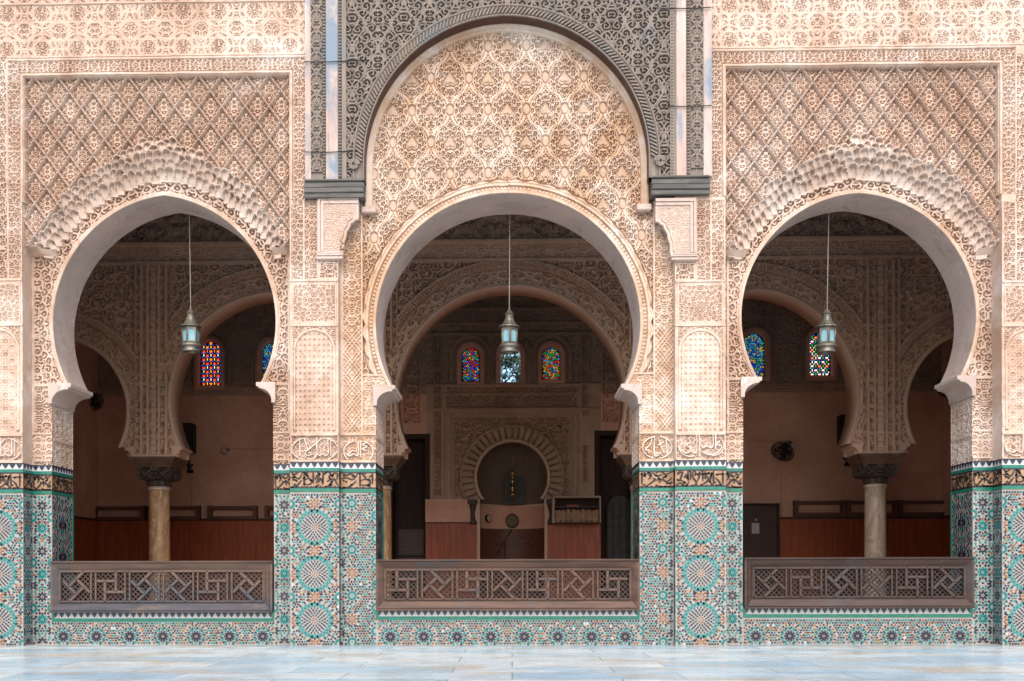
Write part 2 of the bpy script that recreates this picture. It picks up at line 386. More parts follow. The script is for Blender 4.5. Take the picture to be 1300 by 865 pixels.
INK_1 = tr([[(70, 640), (130, 632), (180, 652), (222, 590)], [(66, 752), (150, 735), (215, 665)], [(85, 575), (125, 600), (175, 575)], [(245, 572), (245, 745)], [(215, 580), (300, 583)],
            [(250, 665), (300, 648), (338, 690), (300, 720), (252, 712)], [(268, 590), (302, 640)], [(355, 560), (357, 705)], [(378, 665), (398, 620), (432, 598), (412, 650), (392, 705)], [(400, 575), (450, 602)],
            [(415, 700), (445, 650), (470, 705)], [(476, 558), (474, 720)], [(498, 590), (548, 575), (592, 640)], [(496, 745), (556, 725), (604, 655), (640, 700), (664, 745)], [(520, 688), (572, 655)],
            [(598, 588), (652, 600), (640, 665)], [(560, 600), (545, 650)], [(380, 745), (430, 720)]], 360, 540, K1)
INK_2 = tr([[(510, 640), (560, 618), (608, 652), (655, 605)], [(525, 530), (582, 500), (560, 580), (605, 605)], [(640, 485), (642, 600)], [(668, 485), (668, 590)], [(690, 500), (695, 560), (732, 620), (680, 662)],
            [(712, 510), (762, 540), (742, 600)], [(768, 645), (822, 622), (862, 580), (838, 535)], [(800, 490), (802, 600)], [(828, 490), (828, 560)], [(878, 565), (902, 505), (880, 600), (905, 640)],
            [(916, 485), (916, 650)], [(932, 560), (972, 600), (1005, 655)], [(1018, 490), (1018, 640)], [(935, 525), (1045, 525)], [(725, 525), (880, 520)], [(540, 658), (600, 668), (640, 640)],
            [(945, 650), (985, 640)], [(610, 520), (640, 560)]], 800, 540, K2)
INK_3 = tr([[(120, 510), (122, 660)], [(100, 540), (150, 545)], [(150, 560), (200, 520), (225, 560), (190, 600)], [(160, 680), (220, 640), (270, 600), (240, 590)], [(235, 520), (290, 560), (350, 545)],
            [(300, 510), (350, 520), (380, 545), (450, 520)], [(270, 655), (330, 680), (460, 672)], [(310, 640), (340, 600), (400, 625), (450, 580)], [(360, 580), (400, 560)], [(280, 610), (330, 590)], [(400, 640), (450, 650)]], 800, 540, K2)

# ---- the carved sheet
gx = np.arange(wx(-42, 0), wx(1348, 0), RES); gz = np.arange(ZD, ZTOP, RES)
X, Z = np.meshgrid(gx, gz)
Y = np.zeros(X.shape); PIG = np.zeros(X.shape); DEL = np.zeros(X.shape, bool)
PART = np.zeros(X.shape, np.int8)                  # 1-3 bays, 4-7 piers, 8-9 friezes
def sub(mask): return np.nonzero(mask)

def do_side(L, LK, A, xa, xb, mir, pidx, panel_top, pl, pr, ztop_px):
    """side bay: lozenge panel, honeycomb band, carved arch face.  pl/pr: left/right of the bay in photo units on YS"""
    zt = (Lfl if LK is Lkl else Lfr).z(panel_top); panel_top = LK.q(zt)
    mk = (X > xa) & (X < xb) & (Z < zt)
    PART[mk] = pidx
    ii = sub(mk); P = L.p(X[ii]); Q = L.q(Z[ii]); PK = LK.p(X[ii]); QK = LK.q(Z[ii])
    y = np.full(P.shape, YS); pg = np.zeros(P.shape)
    s = A.s(P, Q); cx = A.cx
    # carved face of the arch
    ang = np.arctan2(A.cy-Q, P-cx)
    curls = scroll(ang*150, s, 34, 60, 4.6, 5, n=12)
    wide = scroll(P-cx, Q, 36, 60, 4.2, 9, n=22)
    y += np.where(s < 6, 0.0, .06*(1-np.where(s < 20, curls, wide)))
    # lower jamb panels
    low = Q > A.foot-1
    fl = scroll(P-cx, Q, 20, 40, 3.4, 21)
    y = np.where(low, YS+.038*(1-fl), y)
    for q in (A.foot, A.foot+1.5, 549, 583): y = np.where(low, np.minimum(y, YS-.012*line_d(Q, q, 2.4)+.03*(1-line_d(Q, q, 2.4))), y)
    for p in (pl+1.5, pr-1.5): y = np.where(Q > 322, np.minimum(y, YS-.015*line_d(P, p, 3)+.04*(1-line_d(P, p, 3))), y)
    blk = (Q > 551) & (Q < 582)
    y = np.where(blk, YS+.02*(1-scroll(P-cx, Q, 14, 16, 3.3, 44)), y)
    # honeycomb band
    fr = np.clip((s-19)/32, 0, 1)
    base = YS-.025-(YS-YK-.01)*fr
    yb = base.copy(); muq = (s > 19.5) & (s < 30) & (Q < 316)
    cells = []; rm_ = random.Random(pidx)
    for row, (s0, lim) in enumerate(((24.5, 999), (33, 999), (41, 120), (49, 58), (57, 24))):
        rr = A.R+s0; a0 = math.acos(min(1, A.e/rr)); a1 = math.asin((A.cy-322)/rr) if A.cy > 322 else 0
        n_ = max(2, round((a0-a1)*rr/9.4))
        for k in range(n_+1):
            t = a1+(a0-a1)*(k+(.5 if row % 2 else 0))/n_
            if t > a0+.001: continue
            for sg in (1, -1):
                px_, py_ = cx+sg*(-A.e+rr*math.cos(t)), A.cy-rr*math.sin(t)
                if abs(px_-cx) < lim and pl+4 < px_ < pr-4 and not (abs(px_-cx) < 1 and sg < 0): cells.append((px_+rm_.gauss(0, .9), py_+rm_.gauss(0, 1.1), row, rm_.uniform(.65, 1.3), rm_.uniform(4.0, 5.8), rm_.uniform(6.2, 8.8)))
    for px_, py_, row, k, hw_, hh_ in sorted(cells, key=lambda c: -c[2]):
        w_ = (np.abs(P-px_) < 8) & (np.abs(Q-py_) < 11)
        jj_ = np.nonzero(w_)[0]
        a = (P[jj_]-px_)/hw_; b = (py_-Q[jj_])/hh_
        foot = ((np.abs(a) < 1.22) & (b > -1) & (b < .2)) | (((a/1.22)**2+((b-.2)/1.02)**2 < 1) & (b >= .2))
        inn = np.where(b > .2, a*a+((b-.2)/.78)**2 < 1, (np.abs(a) < 1-.6*((.2-b)/1.2)) & (b > -1))
        dep = .075*k*np.clip((b+1)/2, 0, 1)**1.5*np.sqrt(np.clip(1-.82*a*a, .04, 1))*(.88+.12*np.cos(6.5*a))
        muq[jj_] |= foot
        yb[jj_] = np.where(inn, np.maximum(yb[jj_]*0+base[jj_], base[jj_]+dep), np.where(foot & (b > -.2), base[jj_]-.014*k, yb[jj_]))
    out = lambda p, q: 40+15*np.exp(-((p-cx)/34)**2)
    # lozenge net panel above the band
    PX_, PZ_ = 29.8, 40.0
    u = (PK-(panel_c(LK)))/PX_; v = (QK-panel_top-17)/PZ_
    d1 = np.abs(((u+v+.5) % 1)-.5); d2 = np.abs(((u-v+.5) % 1)-.5)
    lob = .02*np.cos(2*np.pi*4*(u-v))+.02*np.cos(2*np.pi*4*(u+v))
    dd = np.minimum(d1, d2)
    upper = ((v-np.abs(((u+.5*(np.floor(v*2) % 2)) % 1)-.5)) % 1)
    thin = .042+lob*.8
    rib = 1-sst(thin*.8, thin*.8+.05, dd)
    core = 1-sst(.02, .045, dd)
    leaf = scroll(PK-panel_c(LK)+PX_/2, QK-panel_top-17, PX_, PZ_/2, 2.7, 3, n=13, thr=-.05)
    nook = 1-sst(.09, .16, dd)                       # a groove just inside the ribs
    yk = YK+.06-.026*leaf-.034*rib-.016*core+.014*nook*(1-rib)
    pan = (s > 29) & (QK < 330) & ~muq & (Q < 318)
    y = np.where(pan, yk, y); pg = np.where(pan, -.3*core, pg)
    y = np.where(muq, yb, y); pg = np.where(muq, -.22, pg)
    # rest strip between the honeycomb and the panel edge drops back
    y = np.where((Q > 318) & (Q < 326) & ((P < pl+34) | (P > pr-22)) & (s > 14), YS-.10+.09*(Q-318)/8, y)
    Y[ii] = y; PIG[ii] = pg
    DEL[ii] = ((s < 3) & (Q <= A.foot)) | ((Q > A.foot) & (P > A.j0+1) & (P < A.j1-1))
def panel_c(LK): return LK.px
def frame_band(L, top, bot, x0, x1, side_y, pidx):
    """raised border with a carved ribbon round a lozenge panel; x0/x1 panel edges, top panel top, bot where it ends"""
    Pf = L.p(X); Qf = L.q(Z)
    band = (Pf > x0-24) & (Pf < x1+24) & (Qf > top-24) & (Qf < bot) & ~((Pf > x0) & (Pf < x1) & (Qf > top))
    ii = sub(band); P = Pf[ii]; Q = Qf[ii]
    d = np.maximum(np.maximum(x0-P, P-x1), np.where(Q < top, top-Q, -99))
    along = np.where((Q < top) & (top-Q >= np.maximum(x0-P, P-x1)), P, Q)
    rb = scroll(d-13.5, along, 26, 52, 2.6, 31, n=40)
    y = np.where((d > 6.5) & (d < 20.5), .022*(1-rb)+.004, 0.0)
    y = y-.014*line_d(d, 3.0, 2.6)-.012*line_d(d, 22.2, 2.0)+.018*line_d(d, 5.4, 1)+.012*line_d(d, .6, 1)
    Y[ii] = y; PART[ii] = np.where((Q < top) & (PART[ii] == 0), pidx, PART[ii])
def do_pier(L, c, half, mir, which, x0, x1, pidx):
    mk = (X >= x0) & (X <= x1)
    PART[mk & (PART == 0)] = pidx
    ii = sub(mk & (Z < L.z(254))); P = L.p(X[ii]); Q = L.q(Z[ii]); k = 31/half
    U = (P-c)*k*mir                                    # -31..31, negative on the side of the outer bay
    y = np.zeros(U.shape)
    e = 31-np.abs(U)
        # square
    sq = (Q > 358) & (Q < 412); y = np.where(sq, np.where((e > 5) & (Q > 362) & (Q < 408), .017*(1-scroll(U, Q-385, 50, 46, 2.6, 71+which, n=34)), .0), y)
    y = np.where(sq & (e > 3) & (e < 5), -.01, y)
    # tall arched panel
    tp = (Q >= 414) & (Q < 549)
    arc = (np.abs(U) < 24) & (Q > 444-24*np.sqrt(np.clip(1-(U/24)**2, 0, 1)))
    if which in (0, 2):
        hx = np.abs(np.cos(np.pi*U/6.0)*np.cos(np.pi*Q/7.2)); st = star_net(U, Q, 12, .10)
        net = np.clip(1-1.1*sst(.62, .9, hx), 0, 1)*.75+.25*st
    else: net = np.maximum(star_net(U, Q, 17, .075), .55*scroll(U, Q, 17, 17, 3.2, 8, n=7))
    y = np.where(tp & (e > 4), np.where(arc, .018*(1-net)+.005, .018*(1-scroll(U, Q, 50, 34, 2.7, 15, n=26))), y)
    edge = np.abs(np.where(Q > 444, 25.2-np.abs(U), np.hypot(U, Q-444)-25.2))
    y = np.where(tp & (edge < 1.6) & (e > 3) & (Q < 546), -.012, y)
    # lettered block
    bl = (Q >= 553) & (Q < 583)
    S = strokes(P, Q, BLK_A if which in (0, 1) else BLK_C, 1.05) if which in (0, 2) else strokes(P-(c-(399 if which == 1 else 889)), Q, BLK_A if which == 1 else BLK_C, 1.0)
    y = np.where(bl, np.where((e > 2.2), .036*(1-np.maximum(S, .5*scroll(U, Q, 31, 15, 2.9, 77, n=12)))-.016*S, 0), y)
    y = np.where((Q >= 549) & (Q < 553), -.012, y); y = np.where((Q >= 583), -.008, y)
    y = np.where((Q >= 412) & (Q < 414.5), -.012, y); y = np.where((Q > 355) & (Q < 358), -.015, y)
    # upper blocks
    PIG[ii] = np.where(bl & (e > 2.2), -.75*S, 0)
    up = Q <= 355
    f1 = scroll(U, Q, 34, 40, 2.8, 91, n=34)
    y = np.where(up, .022*(1-f1), y)
    for u0 in (-30, -13, 4.5, 30): y = np.where(up, np.where(np.abs(U-u0) < 1.3, -.008, y), y)
    if which in (0, 2):
        sm = up & (U > 5.5) & (Q > 333)
        y = np.where(sm, np.where((U > 8) & (U < 29) & (Q > 335) & (Q < 353), .03*(1-scroll(U, Q, 20, 18, 3, 12, n=8)), .0), y)
    Y[ii] = y
def do_center():
    L, A = Lbc, AC
    mk = (X > XPL1) & (X < XPR0); PART[mk] = 2
    ii = sub(mk); P = L.p(X[ii]); Q = L.q(Z[ii]); y = np.full(P.shape, YC); pg = np.zeros(P.shape)
    c = A.cx; s = A.s(P, Q); U = P-c; au = np.abs(U)
    # damask of the tympanum
    PW, PH = 48.6, 81.0
    u = U/PW; v = (Q-58)/PH
    def ogee(u, v):
        cc = np.cos(2*np.pi*v); w = .25*(1+np.sign(cc)*np.abs(cc)**.55*.9)
        a = np.abs(((u+.5) % 1)-.5)
        return np.abs(a-w)
    dg = ogee(u, v)
    og = 1-sst(.035, .06, dg)
    inner = 1-sst(.012, .03, np.abs(dg-.085))
    leaf = scroll(U+PW/2, Q-58, PW, PH, 2.6, 17, n=56, thr=-.05)
    h = np.maximum(np.maximum(leaf*.8, og), inner*.9)
    # smooth hearts and buds
    for du, dv in ((0, 0), (.5, .5)):
        hx = (((u+du+.5) % 1)-.5)*PW; hy = (((v+dv+.5) % 1)-.5)*PH
        ax = np.abs(hx); hd = np.where(hy < 1.5, ax-(hy+7.5)*.62, np.hypot(ax-2.9, hy-1.5)-3.0)
        inh = (hd < .3) & (hy > -8) & (hy < 5)
        near = (hd < 2.2) & (hy > -10) & (hy < 7)
        h = np.where(near & ~inh, .25, h); h = np.where(inh, .75-.05*ax, h); pg = np.where(inh, .55, pg)
        bx = hx; by = (((v+dv+.0) % 1)-.5)*PH
        bud = np.hypot(bx/4.0, (by+1)/6.0)
        h = np.where((bud < 1.35) & (bud > 1), .3, h); h = np.where(bud < 1, .7, h); pg = np.where(bud < 1, .4, pg)
    y = y+.012+.046*(1-h)
    # arch face: fillets, cord, scalloped ring
    th = np.arctan2(A.cy-Q, U)
    y = np.where(s < 19, YC+.0, y)
    y = np.where((s > 5) & (s < 8.5), YC-.008+.02*(np.cos(th*220) > .2), y)
    y = np.where((s > 8.5) & (s < 10), YC+.02, y)
    y = np.where((s >= 10) & (s < 14), YC-.012, y)
    wv = 14+3.2*np.abs(np.sin(th*26))
    y = np.where((s >= 14) & (s < 19), np.where(s < wv, YC-.022, YC+.055), y)
    # sides below the springing of the big arch
    strip = (au > 186)
    uu, vv = (au-198.5)/22, Q/27; e1 = np.abs(((uu+vv) % 1)-.5); e2 = np.abs(((uu-vv) % 1)-.5); dm = np.minimum(np.abs(e1-.5), np.abs(e2-.5)); dm2 = np.minimum(np.abs(e1-.27), np.abs(e2-.27)); dm3 = np.hypot(e1, e2)
    net = np.maximum(np.maximum(1-sst(.04, .075, dm), (1-sst(.035, .07, dm2))*.9), (1-sst(.1, .15, dm3))*.8)
    fs = np.where(Q < 415, 1-scroll(au-198.5, Q, 25, 46, 3.4, 33, n=24), 1-net)
    y = np.where(strip, YC+.022*fs, y)
    y = np.where(np.abs(au-185.5) < 1.4, YC-.012, y); y = np.where(au > 209.5, YC-.004, y)
    lowp = (Q > 476) & (au < 184)
    y = np.where(lowp, YC+.016*(1-scroll(au, Q, 16, 44, 3.6, 6, n=12)), y)
    y = np.where((Q > 474) & (Q < 477) & (au < 186), YC-.012, y)
    bl = (Q > 552) & (Q < 583) & (au > 168)
    S = np.where(U < 0, strokes(P, Q-1.5, BLK_B, 1.05), strokes(P, Q-1.5, BLK_D, 1.05))
    y = np.where(bl, YC+.036*(1-np.maximum(S, .5*scroll(au-168, Q, 20, 16, 2.9, 51, n=8)))-.004-.016*S, y); pg = np.where(bl, -.75*S, pg)
    y = np.where((Q > 549) & (Q <= 552), YC-.012, y); y = np.where(Q >= 583, YC-.008, y)
    Y[ii] = y; PIG[ii] = pg
    # cut away the opening and what the cedar hides
    DEL[ii] = (A.s(P, Q) < 3) & (Q <= A.foot) | ((Q > A.foot) & (P > A.j0+1) & (P < A.j1-1))
def tymp(off, n=30):
    """outline of the big blind arch in photo units (plane of the middle bay)"""
    c, h, sp, ap = 643.0, 174.0, 212, 36.0
    a = sp-ap; r = (h+a*a/h)/2; e = r-h; rr = r+off
    a1 = math.acos(e/rr)
    rt = [(c-e+rr*math.cos(a1*k/n), sp-rr*math.sin(a1*k/n)) for k in range(n+1)]
    rt = [(c+h+off, 264), (c+h+off, 236)]+rt
    return [(2*c-x, y) for x, y in rt][:-1]+rt[::-1]
def do_frieze(L, x0, x1, y_bot, pidx, seed):
    Pf = L.p(X); Qf = L.q(Z)
    mk = (Pf > x0) & (Pf < x1) & (Qf < y_bot)
    PART[mk] = pidx; ii = sub(mk); P = Pf[ii]; Q = Qf[ii]
    P0 = 45.0
    n1 = star_net(P-x0, Q-y_bot+34, P0, .05)
    lf = scroll(P-x0, Q-y_bot+34, P0*2, P0, 3.0, seed, n=70, thr=-.3)
    a = ((P-x0)/P0 % 1)-.5; b = ((Q-y_bot+34)/P0 % 1)-.5
    med = np.hypot(a, b) < .12
    y = .004+.026*(1-np.maximum(n1, .7*lf)); y = np.where(med, .006+.022*(1-scroll(P-x0, Q-y_bot+34, P0/3, P0/3, 3.4, 2, n=5)), y)
    y = np.where((Q > y_bot-3) | ((Q < 5+(y_bot-72)) & (Q > 2+(y_bot-72))), -.012, y)
    Y[ii] = y
do_side(Lbl, Lkl, AL, XOL, XPL0, 1, 1, 96, 29+11, 368, 96)
do_side(Lbr, Lkr, AR, XPR1, XOR, -1, 3, 84, 922, 1262, 84)
do_center()
do_pier(Lpl, 399, 31, 1, 0, XPL0, XPL1, 5); do_pier(Lpr, 889.2, 32.2, -1, 2, XPR0, XPR1, 6)
do_pier(Lol, -2, 31, -1, 1, X.min()-1, XOL, 4); do_pier(Lor, 1303, 31, 1, 3, XOR, X.max()+1, 7)
frame_band(Lfl, 96, 254, 30.5, 366, 0, 8)
frame_band(Lfr, 84, 250, 921.5, 1267, 0, 9)
do_frieze(Lfl, -60, 386, 72, 8, 23); do_frieze(Lfr, 903, 1360, 60, 9, 29)
for L, x0, x1, q0, q1, sd in ((Lol, -60, 8.5, 75, 345, 3), (Lor, 1291, 1360, 64, 345, 5)):   # carved strip at the very edges
    Pf = L.p(X); Qf = L.q(Z); mk = (Pf > x0) & (Pf < x1) & (Qf > q0) & (Qf < q1)
    ii = sub(mk); P = Pf[ii]; Q = Qf[ii]
    Y[ii] = .03*(1-scroll(P, Q, 30, 40, 3.3, sd, n=22))
    Y[ii] = np.where((np.abs(Q-300) < 1.5) | (np.abs(Q-318) < 1.2), -.01, Y[ii])
# cells hidden behind the cedar panel
Pc = Lce.p(X); Qc = Lce.q(Z)
T = np.array(tymp(4)); Pb = Lbc.p(X); Qb = Lbc.q(Z)
half_at = np.interp(np.clip(Qb, T[:, 1].min(), 264), T[len(T)//2::1][:, 1], T[len(T)//2:, 0]-643.0)
in_t = (np.abs(Pb-643.0) < half_at) & (Qb > T[:, 1].min())
DEL |= (Pc > 392) & (Pc < 897) & (Qc < 235) & ~in_t
PART[(Pc > 386) & (Pc < 903) & (PART == 0)] = 2

def lowfreq(shape, cell, seed):
    r0 = np.random.default_rng(seed); ny, nx = shape[0]//cell+3, shape[1]//cell+3; g = r0.normal(size=(ny, nx))
    yy = np.arange(shape[0])/cell; xx = np.arange(shape[1])/cell; iy = yy.astype(int); ix = xx.astype(int); fy = sst(0, 1, yy-iy)[:, None]; fx = sst(0, 1, xx-ix)[None]
    return (g[iy][:, ix]*(1-fy)+g[iy+1][:, ix]*fy)*(1-fx)+(g[iy][:, ix+1]*(1-fy)+g[iy+1][:, ix+1]*fy)*fx
Y += .0035*lowfreq(X.shape, 9, 1)+.003*lowfreq(X.shape, 26, 2)+.004*lowfreq(X.shape, 70, 3)
V = np.stack([X, Y, Z], 2)
fm = ~(DEL[:-1, :-1] | DEL[1:, :-1] | DEL[:-1, 1:] | DEL[1:, 1:])
fp = PART[:-1, :-1]
facade = empty('courtyard_facade', (0, .5, 0), 'carved plaster courtyard wall with three horseshoe arches above a mosaic tile dado', 'facade')
NAMES = {1: ('arch_wall', 'stucco'), 2: ('arch_wall', 'tympanum'), 3: ('arch_wall', 'stucco_r'), 4: ('pier', 'stucco'), 5: ('pier', 'stucco'), 6: ('pier', 'stucco_r'), 7: ('pier', 'stucco_r'), 8: ('frieze', 'stucco'), 9: ('frieze', 'stucco_r')}
PARTS = {}
for i, (nm, mt) in NAMES.items():
    PARTS[i] = grid_mesh(nm, V, fm & (fp == i), facade, M[mt], attr=PIG)
for i, l in ((1, 'arch wall with a pointed horseshoe arch under a lozenge panel and honeycomb band'), (2, 'pale arch wall with wide round arch and damask carving')): PARTS[i]['label'] = l

# ---- wall core, soffits, corbels
def core(A, xa, xb, yf, parent):
    L = A.L; zt = ZTOP
    pts = [(A.j0, None)]+[(A.j0, A.foot+12)]+A.curve(0.0, 30)+[(A.j1, A.foot+12), (A.j1, None)]
    ow = [(L.x(p), 0.0 if q is None else L.z(q)) for p, q in pts]
    cxw, czw = L.x(A.cx), L.z(A.cy)
    rect = []
    n = len(ow)
    for i, (x, z) in enumerate(ow):
        dx, dz = x-cxw, z-czw
        ts = []
        if abs(dx) > 1e-6: ts.append(((xb if dx > 0 else xa)-cxw)/dx)
        if dz > 1e-6: ts.append((zt-czw)/dz)
        if z <= 0 or i in (0, n-1): rect.append((xa if x < cxw else xb, 0.0)); continue
        t = min(ts); rect.append((cxw+dx*t, max(0, czw+dz*t)))
    # pull the nearest points onto the top corners
    for cx_ in (xa, xb):
        k = min(range(n), key=lambda i: (rect[i][0]-cx_)**2+(rect[i][1]-zt)**2); rect[k] = (cx_, zt)
    mb = MB(); yf_, yb_ = yf+.1, YB
    v = [(x, yf_, z) for x, z in ow]+[(x, yf_, z) for x, z in rect]+[(x, yb_, z) for x, z in ow]+[(x, yb_, z) for x, z in rect]
    f = []
    for i in range(n-1):
        f += [(i, i+1, n+i+1, n+i), (2*n+i, 3*n+i, 3*n+i+1, 2*n+i+1), (n+i, n+i+1, 3*n+i+1, 3*n+i)]
    mb.add(v, f); mb.build('wall_core', parent, M['plaster'])
def sweep(name, pts, prof, L, parent, mat, smooth=True):
    """sweep (offset in photo units, depth) profile along an outline given by curve(off)"""
    rows = [[(L.x(p), y, L.z(q)) for p, q in pts(off)] for off, y in prof]
    n = len(rows[0]); mb = MB()
    v = [p for r in rows for p in r]
    f = [(a*n+i, a*n+i+1, (a+1)*n+i+1, (a+1)*n+i) for a in range(len(rows)-1) for i in range(n-1)]
    mb.add(v, f, 0, smooth); o = mb.build(name, parent, mat)
    for poly in o.data.polygons: pass
    return o
def corbel(A, yf, left, parent):
    L = A.L; w = (A.curve()[0][0]-A.j0) if left else (A.j1-A.curve()[-1][0])
    w += 3; f = A.foot
    prof = [(-3, f-1), (w+1.5, f-1), (w+1.5, f+4), (w-2, f+5), (w-2.5, f+7)]
    for k in range(1, 9):
        a = k/8*math.pi/2; prof.append((2.2+(w-5)*(1-math.sin(a)), f+7+15*(1-math.cos(a))))
    prof += [(2.2, f+25), (-3, f+25)]
    poly = [(L.x(A.j0+x if left else A.j1-x), L.z(q)) for x, q in prof]
    if not left: poly = poly[::-1]
    mb = MB(); mb.prism(poly, yf-.05, YB+.03); o = mb.build('corbel', parent, M['plaster'])
    bv = o.modifiers.new('b', 'BEVEL'); bv.width = .008; bv.segments = 2; bv.limit_method = 'ANGLE'
for A, i, xa, xb, yf in ((AL, 1, XOL-.02, (XPL0+XPL1)/2, YS), (AC, 2, (XPL0+XPL1)/2, (XPR0+XPR1)/2, YC), (AR, 3, (XPR0+XPR1)/2, XOR+.02, YS)):
    core(A, xa, xb, yf, PARTS[i])
    sweep('rim_moulding', lambda off, A=A: A.curve(off, 40, A.foot), [(4.6, yf+.05), (4.4, yf-.012), (3.4, yf-.022), (2.6, yf-.010), (2.2, yf-.018), (.8, yf-.018), (0.1, yf-.006), (0.1, yf+.03)], A.L, PARTS[i], M['stucco' if i == 1 else ('tympanum' if i == 2 else 'stucco_r')])
    sweep('soffit', lambda off, A=A: A.curve(off, 40, A.foot), [(0, yf+.0), (0, YB+.001)], A.L, PARTS[i], M['plaster'])
    corbel(A, yf, True, PARTS[i]); corbel(A, yf, False, PARTS[i])
# carved jamb sides above the tiles
def jamb_side(xw, y0, y1, z0, z1, sgn, parent):
    ys = np.arange(y0, y1, .012); zs = np.arange(z0, z1, .012)
    A_, B_ = np.meshgrid(ys, zs)
    h = scroll(A_*100, B_*100, 30, 34, 4, 13, n=20)
    blk = (B_ < z0+.33)
    d = .036*(1-h); d = np.where(np.abs(B_-z0-.34) < .02, -.012, d); d = np.where((A_ < y0+.03) | (A_ > y1-.03), -.004, d)
    grid_mesh('jamb_carving', np.stack([xw-sgn*d, A_, B_], 2), np.ones((len(zs)-1, len(ys)-1), bool), parent, M['stucco'])
for A, i, yf in ((AL, 1, YS), (AC, 2, YC), (AR, 3, YS)):
    for left in (True, False):
        jamb_side(A.L.x(A.j0+.6 if left else A.j1-.6), yf+.004, YB+.004, ZD, A.L.z(A.foot+22), 1 if left else -1, PARTS[i])
# white moulding of the big blind arch
sweep('arch_moulding', tymp, [(7, YC+.04), (6.5, YC-.03), (3.5, YC-.05), (1, YC-.04), (0, YC-.02), (-2.5, YC-.03), (-3.5, YC-.01), (-4.5, YC+.05)], Lbc, PARTS[2], M['tympanum'])
for pp in (469, 817): 
    mb = MB(); mb.box(Lbc.x(pp-9), Lbc.x(pp+9), YC-.085, YC+.03, Lbc.z(271), Lbc.z(263), b=.01); mb.build('moulding_base', PARTS[2], M['plaster'])
# brackets under the cedar beam
def bracket(L, c, mir, parent, mat):
    X_ = lambda u: L.x(c+u*mir)
    fr = [(7, 252), (58, 252), (58, 279), (54, 278), (48, 283), (43, 290), (39.5, 298), (37.5, 308), (36, 320), (33, 332), (7, 332)]
    poly = [(X_(u-1.0), L.z(q)) for u, q in fr]
    if mir < 0: poly = poly[::-1]
    mb = MB(); mb.prism(poly, -.035, YC+.02); br = mb.build('bracket', parent, M['plaster'])
    mb = MB()
    rim = [(36.0+20*(1-math.cos(k/30*math.pi/2))+.9*abs(math.sin(k/30*math.pi*4.5)), 327-47*math.sin(k/30*math.pi/2)+.9*abs(math.sin(k/30*math.pi*4.5))) for k in range(31)]
    mb.tube([(X_(p), -.04, L.z(q)) for p, q in rim], .021, 8); mb.tube([(X_(p-3), -.04, L.z(q-3)) for p, q in rim[2:-4]], .011, 6)
    mb.build('lobed_rim', parent, mat)
    u = np.arange(15, 55, .8); q = np.arange(262, 330, .8); U, Q = np.meshgrid(u, q)
    keep = np.hypot((U-58)/22.0, (Q-326)/48.0) > 1.06
    dd = .03*(1-scroll(U, Q, 40, 34, 3.3, 19, n=22))
    V_ = np.stack([L.x0+(c+(U-1)*mir-L.px)*L.m, -.042+dd, L.z0-(Q-L.py)*L.m], 2)
    grid_mesh('spandrel_carving', V_, keep[:-1, :-1] & keep[1:, 1:] & keep[1:, :-1] & keep[:-1, 1:], parent, mat)
    mb = MB()
    for q0, q1, d in ((321, 324, .05), (324.5, 327, .065), (327.5, 331, .055)): mb.box(*sorted((X_(4), X_(37))), -d, .05, L.z(q1), L.z(q0), b=.004)
    mb.box(*sorted((X_(5.5), X_(8.5))), -.055, .0, L.z(322), L.z(252)); mb.box(*sorted((X_(9.5), X_(13))), -.05, .0, L.z(322), L.z(256))
    mb.box(*sorted((X_(7), X_(57))), -.06, .0, L.z(256.5), L.z(252.5)); mb.box(*sorted((X_(13), X_(57))), -.05, .0, L.z(261), L.z(257.5))
    mb.build('bracket_moulding', parent, M['plaster'])
bracket(Lpl, 399, 1, PARTS[5], M['stucco']); bracket(Lpr, 889, -1, PARTS[6], M['stucco_r'])
# plain end walls beyond the picture and the wall above
mb = MB()
xs0, xs1 = float(X[0, 0]), float(X[0, -1])
mb.box(-9.9, xs0+.01, .02, YB, 0, ZTOP+1.2); mb.box(xs1-.01, 9.9, .02, YB, 0, ZTOP+1.2); mb.box(xs0+.01, xs1-.01, .01, YB-.01, ZTOP-.02, ZTOP+1.2)
mb.box(xs0+.01, XOL-.03, .12, YB, 0, ZTOP-.02); mb.box(XOR+.03, xs1-.01, .12, YB, 0, ZTOP-.02)
mb.build('plain_wall', facade, M['stucco'])

